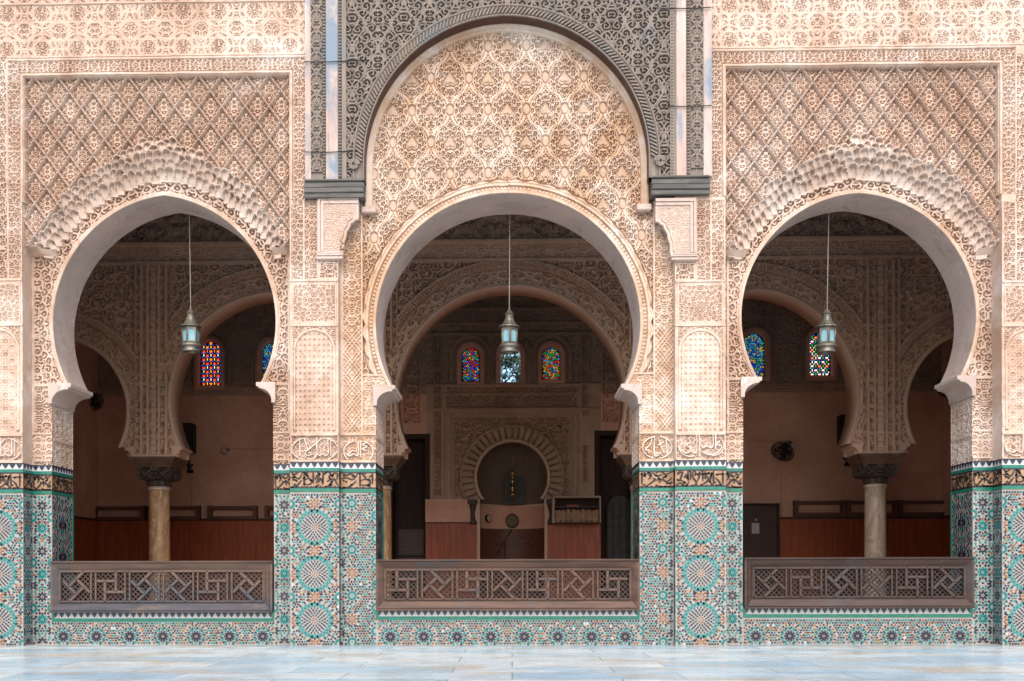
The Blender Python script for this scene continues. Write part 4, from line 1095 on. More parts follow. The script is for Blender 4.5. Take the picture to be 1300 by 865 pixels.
dele |= (Q > 566) & (colm > 34)
dele |= (P < -5) & (Q > 420) | (P > 1312) & (Q > 420)
th = np.arctan2(cy-Q, P-cx)
y = .012+.085*(1-scroll(P, Q, 60, 60, 4.6, 41, n=40))
y = np.where(s < 26, .07*(1-scroll(th*120, s-6, 34, 40, 5.2, 42, n=12)), y)
y = np.where(s < 6, .0, y); y = np.where((s > 23) & (s < 25), .07, y)
y = np.where((s >= 25) & (s < 32), -.05+.06*np.abs(((th*42) % 1)-.5)*2, y); y = np.where((s >= 32) & (s < 35), -.03, y)
pil = (colm < 24) & (Q < 585)
yp = .012+.07*(1-scroll(colm-6, Q, 12, 34, 4.2, 43, n=8))
for c in (0, 7.5, 16, 24): yp = np.where(np.abs(colm-c) < 1.5, -.035, yp)
yp = np.where(colm < 3.5, -.012+.02*(np.abs((Q/8 % 1)-.5) < .18), yp)
upp = (Q < 470)
y = np.where(pil & ((s > 20) | (Q > 470)), yp, y)
y = np.where((Q > 560) & (colm < 25), np.where(Q > 575, -.03, yp), y)
# bosses on the side panels
for c0, w in ((128, 40), (572, 66), (724, 66), (1170, 40)):
    bx = ((P-c0)/20 % 1)-.5; by = ((Q-330)/34 % 1)-.5; by2 = by
    b1 = np.hypot(bx*20, by*34); b2 = np.hypot(((bx+.5) % 1-.5)*20, ((by+.5) % 1-.5)*34)
    m_ = (np.abs(P-c0) < w) & (s > 40) & ~pil & (Q > 312)
    y = np.where(m_ & (np.minimum(b1, b2) < 3), -.035, y)
for c0, q0 in ((247, 349), (1074, 348)):
    r_ = np.hypot(P-c0, Q-q0); y = np.where(r_ < 9, np.where(np.abs(r_-7) < 1.5, -.03, .03), y); y = np.where(r_ < 3, -.04, y)
y = np.where((Q < 330) & (Q > 306), .02+.03*(1-scroll(P, Q, 26, 24, 4.6, 45, n=9)), y)
y = np.where(np.abs(Q-330) < 2, -.02, y); y = np.where(np.abs(Q-306) < 2.5, -.04, y)
big = .03+.07*(1-scroll(P, Q, 74, 44, 15, 46, n=6, w=.3))+.03*(1-scroll(P, Q, 37, 44, 5, 47, n=12))
y = np.where(Q < 304, big-.03, y)
# set-back arrises of the pilasters
arcade = empty('inner_arcade', (0, Y2+.3, 0), 'dim brown carved plaster arcade with horseshoe arches standing inside the hall', 'arcade')
V_ = np.stack([A_, Y2+y, B_], 2); ok_ = ~(dele[:-1, :-1] | dele[1:, :-1] | dele[:-1, 1:] | dele[1:, 1:])
uq = Q[:-1, :-1] < 304
grid_mesh('carved_wall', V_, ok_ & ~uq, arcade, M['inner']); grid_mesh('upper_frieze', V_, ok_ & uq, arcade, M['mid'])  # frieze takes a darker plaster than the wall below
st = 2; B4 = np.stack([A_, np.full(A_.shape, Y2+T2), B_], 2)[::st, ::st]; d4 = dele[::st, ::st]
grid_mesh('back_face', B4, ~(d4[:-1, :-1] | d4[1:, 1:] | d4[:-1, 1:] | d4[1:, :-1]), arcade, M['inner_plain'])
for a in IA:
    sweep('soffit', lambda off, a=a: a.curve(off, 30, a.foot), [(4, Y2+.03), (3.5, Y2-.012), (1, Y2-.014), (0, Y2), (0, Y2+T2+.01), (5, Y2+T2+.012)], Li, arcade, M['inner_plain'])
for c in COLS:
    mb = MB()
    for sg in (1, -1):
        pr = [(29, 564), (46, 566), (46, 569), (41, 570), (38, 573), (36, 577), (33, 580), (29, 580)]
        poly = [(Li.x(c+sg*u*(.80 if c in (191.5, 1114.5) else .80)), Li.z(q)) for u, q in pr]
        mb.prism(poly if sg > 0 else poly[::-1], Y2-.02, Y2+T2+.02)
    mb.box(Li.x(c-24), Li.x(c+24), Y2+.09, Y2+T2+.02, Li.z(580), Li.z(564)); mb.build('springer', arcade, M['inner_plain'])
mb = MB()
for xa, xb in ((-9.7, Li.x(-33)), (Li.x(1337), 9.7)): mb.box(xa, xb, Y2, Y2+T2, 0, 8.2)
mb.build('plain_end_wall', arcade, M['inner_plain'])

def column(px, label, shaft):
    x, z0 = Li.x(px), 0.0; yc = Y2+T2/2; m = Li.m
    r = empty('marble_column', (x, yc, 0), label, 'column', 'columns of the inner arcade')
    zc = lambda q: Li.z(q)
    mb = MB(); rs = 13.6*m
    prof = [(rs*1.25, 0), (rs*1.25, .08), (rs*1.1, .11), (rs*1.15, .15), (rs, .19)]+[(rs*(1-.05*t/6), .19+(zc(618)-.19)*t/6) for t in range(7)]
    mb.lathe((x, yc, 0), prof, 28); mb.build('shaft', r, M[shaft])
    mb = MB(); mb.lathe((x, yc, 0), [(rs*.98, zc(620)), (rs*1.05, zc(619)), (rs*1.05, zc(617.5)), (rs*.96, zc(615))], 28); mb.build('ring', r, M['shaft_r'])
    # capital: neck with leaves, carved block, flaring abacus
    mb = MB()
    mb.lathe((x, yc, 0), [(rs*.95, zc(615)), (rs*1.0, zc(613)), (rs*1.0, zc(609)), (rs*1.1, zc(607))], 20)
    for k in range(12):
        a = k*math.pi/6; mb.obox((x+rs*1.02*math.cos(a), yc+rs*1.02*math.sin(a), zc(611)), (math.cos(a), math.sin(a), 0), (-math.sin(a), math.cos(a), 0), (0, 0, 1), .018, .035, .045)
    cap = mb.build('capital', r, M['capital'])
    # block as a carved square of relief on four sides
    hb = 22.0*m; zb0, zb1 = zc(607.5), zc(590.5)
    us = np.linspace(-1, 1, 44); vs = np.linspace(0, 1, 26); U, V0 = np.meshgrid(us, vs)
    h = scroll(U*22, V0*17, 22, 17, 5.0, 14, n=6)
    flare = hb*(.70+.30*np.sqrt(np.clip(1-(1-np.clip(V0/.42, 0, 1))**2, 0, 1)))
    for k in range(4):
        dep = flare-.045*(1-h)*(np.abs(U) < .97); lat = U*flare
        ca, sa = math.cos(k*math.pi/2), math.sin(k*math.pi/2)
        VX = np.stack([x+lat*ca+dep*sa, yc+lat*sa-dep*ca, zb0+V0*(zb1-zb0)], 2)
        grid_mesh('carved_block', VX, np.ones((25, 43), bool), cap, M['capital'])
    mb = MB(); mb.box(x-hb*.66, x+hb*.66, yc-hb*.66, yc+hb*.66, zb0+.002, zb1)
    prof = [(22.3, 591), (22.6, 589.5), (24, 588), (25.2, 586), (28.2, 582.5), (29.2, 581), (29.2, 578.5)]
    v = []
    for w, q in prof: w *= m; v += [(x-w, yc-w, zc(q)), (x+w, yc-w, zc(q)), (x+w, yc+w, zc(q)), (x-w, yc+w, zc(q))]
    n = len(prof); mb.add(v, [(i*4+k, i*4+(k+1) % 4, i*4+4+(k+1) % 4, i*4+4+k) for i in range(n-1) for k in range(4)]+[(0, 3, 2, 1), (4*n-4, 4*n-3, 4*n-2, 4*n-1)])
    mb.build('abacus', cap, M['abacus'])
column(COLS[0], 'honey brown marble column with dark capital, left of a black loudspeaker', 'shaft_l')
column(COLS[1], 'slim glimpse of pale marble column beside the dark carved wooden door', 'shaft_l')
column(COLS[2], 'marble column almost hidden behind the pier right of the prayer niche', 'shaft_r')
column(COLS[3], 'greyish marble column with dark capital, right of a wall fan', 'shaft_r')

# ------------------------------------------------------------------ far wall with the prayer niche
Y3 = 10.4
Lq = Loc(650, 550, Y3); m3 = Lq.m
qx, qz = Lq.x, Lq.z
hall = empty('prayer_hall_wall', (0, Y3, 0), 'far wall of the dim hall with prayer niche and coloured windows', 'wall')
R3 = .022
xs = np.arange(-9.75, 9.75, R3); zs = np.arange(0, 8.2+R3, R3)
A_, B_ = np.meshgrid(xs, zs); P, Q = Lq.p(A_), Lq.q(B_)
y = np.zeros(P.shape); dele = np.zeros(P.shape, bool)
side = (P < 540) | (P > 762); up = Q < 500
y = np.where(up, .02+.03*(1-scroll(P, Q, 44, 40, 4.6, 61, n=22)), y)
y = np.where((Q > 489) & (Q < 500), .03*(1-scroll(P, Q, 13, 11, 4, 62, n=4)), y)
WIN = [(263.5, 13.8, 430, 487), (343, 12.8, 432, 487), (597.5, 11.6, 440, 484), (648.5, 13.0, 438, 485), (700, 11.4, 440, 482), (957, 13.5, 424, 480), (1040, 14, 423, 480)]
blind = [(304, 14), (384, 14), (998, 15), (918, 15)]
for c, h, t, b in WIN:
    r_ = np.where(Q < t+h, np.hypot(P-c, Q-t-h), np.abs(P-c)); r_ = np.where(Q > b, 99, r_)
    dele |= (r_ < h)
    y = np.where((r_ < h+6) & (Q < b+3), .0, y); y = np.where((r_ >= h+6) & (r_ < h+8), -.03, y)
    if 540 < c < 762:
        y = np.where((r_ >= h+8) & (r_ < h+13), .03*(1-scroll(np.arctan2(t+h-Q, P-c)*20, r_, 8, 8, 4, 6, n=3)), y); y = np.where((r_ >= h+13) & (r_ < h+15.5), -.03, y)
for c, h in blind:
    r_ = np.where(Q < 440+h, np.hypot(P-c, Q-440-h), np.abs(P-c)); ok2 = (Q < 487)
    y = np.where((r_ < h) & ok2, .06+.03*(1-scroll(P-c, Q, 20, 20, 4.4, 8, n=8)), y); y = np.where((np.abs(r_-h-1) < 1.6) & ok2, -.02, y)
cen = ~side
y = np.where(cen & (Q >= 486), .0, y)
fz = (P > 567) & (P < 732) & (Q > 492) & (Q < 517); y = np.where(fz, .01+.05*(1-scroll(P-650, Q, 13, 26, 4.4, 63, n=6)), y)
for a, b, q0, q1 in ((550.5, 561, 425, 628), (738, 747, 425, 528), (739, 746, 566, 612), (512, 533, 445, 537), (765, 786, 445, 537)):
    y = np.where((P > a) & (P < b) & (Q > q0) & (Q < q1), .01+.06*(1-scroll(P-(a+b)/2, Q, b-a, 30, 4.2, 64, n=8)), y)
    y = np.where((np.abs(P-a) < 1.2) | (np.abs(P-b) < 1.2), np.where((Q > q0) & (Q < q1), -.02, y), y)
for q in (488, 519.5, 410, 424, 392): y = np.where(cen & (np.abs(Q-q) < 1.6), -.04, y)
for a in (566, 573, 726, 733): y = np.where((np.abs(P-a) < 1.3) & (Q > 521) & (Q < 632), -.03, y)
y = np.where((P > 566) & (P < 733) & (np.abs(Q-523.5) < 1.5), -.03, y)
MX, MY = 650, 606
rm = np.hypot(P-MX, Q-MY); tm = np.arctan2(MY-Q, P-MX)
pan = (P > 577) & (P < 722) & (Q > 530) & (Q < 632)
y = np.where(pan, .02+.05*(1-scroll(P-650, Q, 40, 40, 3.8, 65, n=24)), y)
sca = 66+1.6*np.abs(np.sin(tm*22))
y = np.where((rm < sca) & (Q < 634), np.where(np.abs(((tm/(math.pi/22)) % 1)-.5) > .40, .06, -.01+.012*np.sin(tm*44)), y)
y = np.where((rm < sca) & (rm > sca-3) & (Q < 634), -.04, y); y = np.where((rm < 48.5) & (Q < 634), -.05, y)
for c0, q0 in ((590, 545), (708, 545)): y = np.where(np.hypot(P-c0, Q-q0) < 3.6, -.02, y)
dele |= ((rm < 44.5) & (Q < 634)) | ((Q >= 634) & (P > 606) & (P < 694))
OPEN = [(497, 540, 556), (760, 803, 553)]
for a, b, t in OPEN: dele |= (P > a) & (P < b) & (Q > t)
V_ = np.stack([A_, Y3+y, B_], 2); ok_ = ~(dele[:-1, :-1] | dele[1:, :-1] | dele[:-1, 1:] | dele[1:, 1:])
Pq, Qq = P[:-1, :-1], Q[:-1, :-1]
low = (((Pq < 540) | (Pq > 762)) & (Qq > 500)); dk = (Qq <= 489)
grid_mesh('painted_wall', V_, ok_ & low, hall, M['wallpaint']); grid_mesh('dark_carving', V_, ok_ & dk, hall, M['dark_plaster']); grid_mesh('carved_wall', V_, ok_ & ~low & ~dk, hall, M['mid'])
# window frames, coloured glass pieces
PAL = {'ro': ['g_red', 'g_orange', 'g_red', 'g_yellow', 'g_blue', 'g_white'], 'mix': ['g_red', 'g_blue', 'g_blue', 'g_cyan', 'g_yellow', 'g_green', 'g_blue', 'g_red'], 'bg': ['g_blue', 'g_cyan', 'g_green', 'g_cyan', 'g_yellow', 'g_blue'],
       'gw': ['g_green', 'g_white', 'g_orange', 'g_red', 'g_green', 'g_cyan', 'g_yellow'], 'rm': ['g_red', 'g_orange', 'g_yellow', 'g_red', 'g_green', 'g_blue', 'g_cyan', 'g_green']}
GKEYS = ['g_red', 'g_orange', 'g_yellow', 'g_blue', 'g_cyan', 'g_green', 'g_white']
def window(c, h, t, b, pal, kind, label):
    out = lambda d: [(c-h-d, b+d)]+[(c-(h+d)*math.cos(math.pi*k/16), t+h-(h+d)*math.sin(math.pi*k/16)) for k in range(17)]+[(c+h+d, b+d)]
    mb = MB(); rows = []
    for d, yy in ((5.5, Y3+.02), (5.5, Y3-.03), (1.5, Y3-.035), (-.2, Y3+.03), (-.2, Y3+.32)): rows.append([(qx(p), yy, qz(q)) for p, q in out(d)])
    n = len(rows[0]); v = [p for r in rows for p in r]
    mb.add(v, [(a*n+i, a*n+(i+1) % n, (a+1)*n+(i+1) % n, (a+1)*n+i) for a in range(len(rows)-1) for i in range(n)])
    fr = mb.build('window', hall, M['wallpaint']); fr['label'] = label
    if pal is None: return fr
    poly = [(qx(p), qz(q)) for p, q in out(.3)]
    mb = MB(); mb.prism(poly, Y3+.13, Y3+.16); mb.build('tracery', fr, M['lead'])
    mb = MB(); r0 = random.Random(int(c)); yy = Y3+.125
    def piece(p, q, hw, hh, ang, mi, n=6):
        if (p-c)**2 > (h-1.2)**2 or q > b-1 or (q < t+h and (p-c)**2+(q-t-h)**2 > (h-1.3)**2): return
        pts = [(qx(p+hw*math.cos(2*math.pi*k/n+ang)), yy, qz(q-hh*math.sin(2*math.pi*k/n+ang))) for k in range(n)]
        mb.add(pts, [tuple(range(n))], mi)
    if kind == 'bars':                                   # upright and level slips with round studs between
        q = t+1.5; j = 0
        while q < b:
            for i in range(-3, 4):
                p = c+i*4.6
                if (i+j) % 2 == 0: piece(p, q, 2.1, .95, 0, GKEYS.index(r0.choice(pal[:3])), 6); piece(p, q+1.6, 1.7, .6, 0, GKEYS.index('g_orange' if 'g_red' == pal[0] else 'g_red'), 4)
                else: piece(p, q, .55, 2.1, 0, GKEYS.index(['g_white', 'g_yellow', 'g_orange'][(i*3+j) % 3]) if pal[0] == 'g_red' else GKEYS.index(r0.choice(['g_green', 'g_white', 'g_green'])), 6)
                piece(p+2.3, q+2.6, .75, .75, 0, GKEYS.index('g_blue' if pal[0] == 'g_red' else r0.choice(['g_cyan', 'g_white', 'g_blue'])), 7)
            q += 5.2; j += 1
    else:
        q = t; j = 0
        while q < b:
            p = c-h+(1.25 if j % 2 else 0)
            while p < c+h:
                mi = GKEYS.index(r0.choice(pal))
                piece(p+r0.uniform(-.3, .3), q+r0.uniform(-.3, .3), r0.uniform(.85, 1.25), r0.uniform(.8, 1.3), r0.uniform(0, 3), mi, r0.choice([4, 5, 6])); p += 2.5
            q += 2.15; j += 1
    mb.build('glass', fr, [M[k if kind != 'bars' else 'h_'+k[2:]] for k in GKEYS])
    return fr
KINDS_ = [('ro', 'bars', 'red and orange glass window'), ('bg', 'dots', 'blue and green glass window at the edge of the arch'), ('mix', 'dots', 'red and blue glass window left of the clear one'), (None, '', 'clear window with trees outside'),
          ('rm', 'dots', 'red and yellow glass window right of the clear one'), ('bg', 'dots', 'blue and green arched window'), ('gw', 'bars', 'green and white glass window behind the lantern')]
for w_, (pal, kind, lab) in zip(WIN, KINDS_): window(*w_, PAL[pal] if pal else None, kind, lab)
# prayer niche
mb = MB(); cxw = qx(650); n = 14
ring_ = [(cxw+.78*math.cos(math.pi*k/n)*1.0, Y3+.0+.75*math.sin(math.pi*k/n)) for k in range(n+1)]
def niche_strip(name, za, zb, k, mat, push=0.0):
    mb = MB(); v = [(cxw+(x-cxw)*k, Y3+(yv-Y3)*k+push, z) for z in (za, zb) for x, yv in ring_]
    mb.add(v, [(i, i+1, n+2+i, n+1+i) for i in range(n)], 0, True); return mb.build(name, hall, mat)
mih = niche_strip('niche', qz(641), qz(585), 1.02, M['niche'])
mb = MB(); v = []
for j in range(7):
    a = j/6*math.pi/2; v += [(cxw+(x-cxw)*1.02*math.cos(a), Y3+(yv-Y3)*1.02*math.cos(a), qz(585)+.55*math.sin(a)) for x, yv in ring_]
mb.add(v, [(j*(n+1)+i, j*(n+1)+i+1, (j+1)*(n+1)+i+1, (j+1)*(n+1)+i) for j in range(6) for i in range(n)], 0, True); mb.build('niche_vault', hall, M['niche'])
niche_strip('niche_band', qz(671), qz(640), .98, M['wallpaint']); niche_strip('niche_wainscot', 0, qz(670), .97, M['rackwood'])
mb = MB()
for j, (zz) in enumerate((qz(641.5), qz(638.5))): pass
v = [(cxw+(x-cxw)*kk, Y3+(yv-Y3)*kk, z) for z, kk in ((qz(642), .95), (qz(639), .93), (qz(638), 1.0)) for x, yv in ring_]
mb.add(v, [(j*(n+1)+i, j*(n+1)+i+1, (j+1)*(n+1)+i+1, (j+1)*(n+1)+i) for j in range(2) for i in range(n)]); mb.build('niche_ledge', hall, M['inner_plain'])
Am = Arch(Lq, 650, 606, 44.6, 561.5, 634, 606, 694)
sweep('niche_rim', lambda off: Am.curve(off, 30, 634), [(4, Y3-.02), (3.5, Y3-.06), (1, Y3-.06), (0, Y3-.03), (0, Y3+.12)], Lq, hall, M['inner_plain'])
for pc in (600, 699.5):
    mb = MB(); mb.lathe((qx(pc), Y3-.06, 0), [(.075, qz(666)), (.075, qz(663)), (.07, qz(661)), (.05, qz(657)), (.05, qz(650)), (.085, qz(644)), (.085, qz(640))], 14)
    mb.box(qx(pc-6.5), qx(pc+6.5), Y3-.17, Y3+.02, qz(640.5), qz(634.5)); mb.build('niche_column', hall, M['capital'])
mb = MB(); mb.box(qx(603), qx(609), Y3-.005, Y3+.25, 0, qz(633)); mb.box(qx(691), qx(697), Y3-.005, Y3+.25, 0, qz(633)); mb.box(qx(603), qx(609), Y3-.045, Y3+.02, qz(664), qz(633)); mb.box(qx(691), qx(697), Y3-.045, Y3+.02, qz(664), qz(633)); mb.build('niche_jamb', hall, M['inner_plain'])
mb = MB(); mb.box(qx(540), qx(597), Y3-.10, Y3+.02, qz(663), qz(634)); mb.build('plaster_block', hall, M['wallpaint'])
# wainscots, with boards, and their cap rail
for a, b, t, mt in ((118, 497, 659.5, 'redwood'), (540, 605.5, 664, 'redwood'), (694.5, 762, 664, 'redwood'), (803, 1192, 660, 'redwood')):
    mb = MB(); x = qx(a); k = 0
    while x < qx(b)-.02:
        w = min(.135, qx(b)-x); mb.box(x+.001, x+w-.002, Y3-.05-(.003 if k % 2 else 0), Y3+.02, 0, qz(t)); x += w; k += 1
    wn = mb.build('wainscot', hall, M[mt])
    mb = MB(); mb.box(qx(a), qx(b), Y3-.085, Y3+.02, qz(t)-.01, qz(t)+.035, b=.006); mb.build('cap_rail', wn, M['darkwood'])
# side walls, ceilings, floor of the hall
for xx, sg, lab in ((qx(120), 1, 'brown left end wall of the hall'), (qx(1190), -1, 'brown right end wall of the hall')):
    r = empty('end_wall', (xx, 8, 0), lab, 'wall')
    mb = MB(); mb.box(xx-(.25 if sg > 0 else 0), xx+(0 if sg > 0 else .25), Y2+T2, Y3, 0, 8.2); mb.build('painted_wall', r, M['wallpaint'])
    mb = MB(); mb.box(xx-.04, xx+.04, Y2+T2, Y3-.05, 0, qz(660)); wn = mb.build('wainscot', r, M['redwood'])
    mb = MB(); mb.box(xx-.075, xx+.075, Y2+T2, Y3-.085, qz(660)-.01, qz(660)+.035); mb.build('cap_rail', wn, M['darkwood'])
for xx, lab in ((-9.75, 'left end wall of the front gallery'), (9.75, 'right end wall of the front gallery')):
    mb = MB(); mb.box(xx-.12, xx+.12, YB, Y3, 0, 8.2); o = mb.build('gallery_wall', None, M['inner_plain']); tag(o, lab, 'wall')
mb = MB(); mb.box(-9.9, 9.9, YB-.02, Y3+.5, 8.2, 8.4)
yy = YB+.3
while yy < Y3: mb.box(-9.8, 9.8, yy, yy+.14, 8.04, 8.2); yy += .55
tag(mb.build('ceiling', None, M['blackwood']), kind='structure')
# dark doorways either side of the niche
def door(a, b, t, label, kind):
    x0, x1 = qx(a), qx(b); zt = qz(t)
    r = empty('panelled_door' if kind != 'arch' else 'glazed_door', ((x0+x1)/2, Y3+.4, 0), label, 'door')
    mb = MB(); d = .6
    mb.box(x0-.1, x0+.01, Y3-.005, Y3+d, 0, zt+.1); mb.box(x1-.01, x1+.1, Y3-.005, Y3+d, 0, zt+.1); mb.box(x0-.1, x1+.1, Y3-.002, Y3+d, zt-.01, zt+.1); mb.box(x0-.1, x1+.1, Y3+d-.05, Y3+d, 0, zt)
    mb.build('frame', r, M['blackwood'])
    yf = Y3+d-.1
    if kind == 'panel':
        mb = MB(); mb.box(x0, x1, yf, yf+.05, 0, zt, b=0); lf = mb.build('leaf', r, M['blackwood'])
        mb = MB()
        for z0, z1 in ((.1, .5), (.55, .75), (.8, 1.0), (1.05, 1.3), (1.35, 1.95)): mb.box(x0+.08, x1-.08, yf-.03, yf+.01, z0, z1, b=.012)
        mb.build('panel', lf, M['darkwood'])
    else:
        c = qx(789); h = .30; zs_ = qz(646)
        out = [(c-h, 0), (c-h, zs_)]+[(c-h*math.cos(math.pi*k/12), zs_+h*1.15*math.sin(math.pi*k/12)) for k in range(1, 12)]+[(c+h, zs_), (c+h, 0)]
        mb = MB(); mb.prism(out, yf-.02, yf+.01); mb.build('pane', r, M['smoke'])
        mb = MB()
        for p, q in zip(out[:-1], out[1:]): mb.tube([(p[0], yf-.03, p[1]), (q[0], yf-.03, q[1])], .02, 6)
        for i in range(1, 4): mb.box(c-h+i*h/2-.008, c-h+i*h/2+.008, yf-.035, yf-.015, 0, zs_+.2)
        for i in range(1, 9): mb.box(c-h, c+h, yf-.033, yf-.017, i*.21-.006, i*.21+.006)
        mb.build('grille', r, M['blackwood'])
    return r
door(497, 540, 556, 'tall dark carved wooden door left of the prayer niche', 'panel')
door(760, 803, 553, 'dark arched glazed door right of the prayer niche', 'arch')
x0, x1 = qx(941), qx(982)
r = empty('wooden_door', ((x0+x1)/2, Y3, 0), 'low dark panelled door with a white notice, beneath the wall fan', 'door')
mb = MB(); mb.box(x0, x1, Y3-.13, Y3-.05, 0, qz(644)); lf = mb.build('leaf', r, M['darkwood'])
mb = MB(); mb.box(x0-.06, x0, Y3-.16, Y3-.05, 0, qz(642)); mb.box(x1, x1+.06, Y3-.16, Y3-.05, 0, qz(642)); mb.box(x0-.06, x1+.06, Y3-.165, Y3-.05, qz(644), qz(641)); mb.build('frame', r, M['blackwood'])
mb = MB()
for a, b, q0, q1 in ((947, 960, 655, 690), (964, 977, 655, 690), (947, 977, 694, 712), (947, 977, 716, 738)): mb.box(qx(a), qx(b), Y3-.15, Y3-.125, qz(q1), qz(q0), b=.01)
mb.build('panel', lf, M['darkwood'])
mb = MB(); mb.box(qx(950.5), qx(960), Y3-.16, Y3-.152, qz(679), qz(665.5)); o = mb.build('paper_notice', None, M['paper']); tag(o, 'white paper notice pinned to the low dark door', 'notice')
mb = MB(); mb.lathe((qx(956), Y3-.16, qz(661.5)), [(.001, -.03), (.026, -.02), (.03, 0), (.02, .02), (.001, .03)], 10); mb.build('knob', lf, M['paper'])

# ------------------------------------------------------------------ things inside the hall
def rack(a, b, q0, q1, label):
    """long low wooden frame standing on the wainscot rail"""
    x0, x1, z0, z1 = qx(a), qx(b), qz(q1), qz(q0); y0, y1 = Y3-.16, Y3-.005
    r = empty('wall_rack', ((x0+x1)/2, Y3-.1, z0), label, 'rack', 'wooden racks along the wainscot')
    mb = MB(); mb.box(x0, x1, y0, y1, z1-.075, z1, b=.006); mb.box(x0, x1, y0, y1, z0, z0+.075, b=.006); mb.build('rail', r, M['rackwood'])
    for x in (x0, x1-.09):
        mb = MB(); mb.box(x, x+.09, y0-.01, y1, z0-.002, z1+.012, b=.006); mb.build('post', r, M['rackwood'])
rack(115, 183, 642, 659, 'dark wall rack partly behind the honey brown column, nearest the left end wall')
rack(186, 253, 642, 659, 'dark wall rack just right of the honey brown column')
rack(263, 326, 642, 659, 'dark wall rack left of the middle arch pier, second from it')
rack(336, 400, 642, 659, 'dark wall rack cut off by the pier left of the middle arch')
rack(1004, 1068, 638, 657, 'dark wall rack nearest the low dark door')
rack(1069, 1133, 638, 657, 'dark wall rack behind the greyish column')
rack(1134, 1197, 638, 657, 'dark wall rack nearest the right end wall')
def loudspeaker(px, q0, q1, label, tilt):
    x, z0, z1 = qx(px), qz(q1), qz(q0); w = 9.5*m3; yb = Y3-.30
    r = empty('loudspeaker', (x, yb, z0), label, 'loudspeaker', 'loudspeakers on the far wall')
    mb = MB(); mb.box(x-w, x+w, yb-.16, yb+.14, z0, z1, b=.02); cb = mb.build('cabinet', r, M['matt_black'])
    mb = MB(); mb.box(x-w*.88, x+w*.88, yb-.175, yb-.15, z0+.04, z1-.04, b=.008); mb.build('grille', r, M['ink'])
    mb = MB(); mb.tube([(x-.02, yb, z0+.02), (x+.02, yb, z0-.15), (x+.04, yb+.05, z0-.38)], .04, 8); mb.box(x-.02, x+.12, yb, yb+.1, z0-.43, z0-.36, b=.01)
    mb.tube([(x+.03, yb+.05, z0-.3), (x+.03, Y3, z0-.22)], .025, 6); mb.build('bracket', r, M['matt_black'])
    mb = MB(); mb.tube([(x+.05, yb+.06, z0-.40), (x+.0, Y3-.03, z0-.52), (x+.01, Y3-.01, z0-.8), (x, Y3-.01, qz(641))], .007, 5); mb.build('cable', r, M['wire'])
loudspeaker(240, 538.5, 576, 'black loudspeaker hanging right of the honey brown column', .1)
loudspeaker(1066, 532.5, 571, 'black loudspeaker hanging left of the greyish column', .1)
def fan(px, py, label, tilt, pipe=True):
    x, z = qx(px), qz(py); yb = Y3-.42
    r = empty('wall_fan', (x, yb, z), label, 'fan', 'wall fans')
    ax = Vector((.5*tilt, -.55, -.67)).normalized(); u = ax.cross(Vector((0, 0, 1))).normalized(); v = u.cross(ax)
    C = Vector((x, yb, z))
    def cir(rr, off, n=28): return [C+ax*off+(u*math.cos(2*math.pi*k/n)+v*math.sin(2*math.pi*k/n))*rr for k in range(n+1)]
    mb = MB()
    for off, rads in ((.07, (.06, .12, .17, .22)), (0, (.25,)), (-.07, (.12, .2))):
        for rr in rads: mb.tube(cir(rr, off*(1-(rr/.25)**2)+0*off), .006 if rr < .24 else .011, 5)
    for k in range(16):
        a = 2*math.pi*k/16; d = u*math.cos(a)+v*math.sin(a)
        mb.tube([C+ax*.07, C+d*.14+ax*.05, C+d*.25], .0035, 4); mb.tube([C-ax*.07, C+d*.14-ax*.055, C+d*.25], .0035, 4)
    mb.build('cage', r, M['matt_black'])
    for k in range(4):
        a = k*math.pi/2+.3; mb = MB(); pts = []
        for rr in (.04, .1, .16, .21):
            for w_, tw in ((-.5, -.03), (.5, .03)):
                aa = a+w_*(.9-.6*abs(rr-.13)/.13); pts.append(C+(u*math.cos(aa)+v*math.sin(aa))*rr+ax*tw*.7)
        mb.add(pts, [(2*i, 2*i+1, 2*i+3, 2*i+2) for i in range(3)], 0, True); b_ = mb.build('blade', r, M['smoke']); sm = b_.modifiers.new('t', 'SOLIDIFY'); sm.thickness = .006
    mb = MB(); mb.tube([C-ax*.06, C-ax*.10, C-ax*.24, C-ax*.26], [.03, .065, .06, .02], 12); mb.build('motor', r, M['matt_black'])
    mb = MB(); mb.tube([C-ax*.2, C-ax*.25+Vector((0, .05, .06)), Vector((x, Y3, z+.12))], .022, 8); mb.build('bracket', r, M['matt_black'])
    if pipe:
        mb = MB()
        for o in (-.03, .05): mb.tube([(x+o, Y3-.05, z-.15), (x+o+.01, Y3-.03, z-.5), (x+o*1.2, Y3-.02, z-.62)], .005, 5)
        mb.tube([(x+.07, Y3-.012, z-.5), (x+.075, Y3-.012, qz(658))], .006, 5); mb.build('cord', r, M['wire'])
fan(985.5, 578, 'dark wall fan above the low panelled door', -1)
fan(121, 512, 'dim wall fan high by the left end wall', 1, False)
fan(1189, 500, 'dim wall fan high by the right end wall', -1, False)
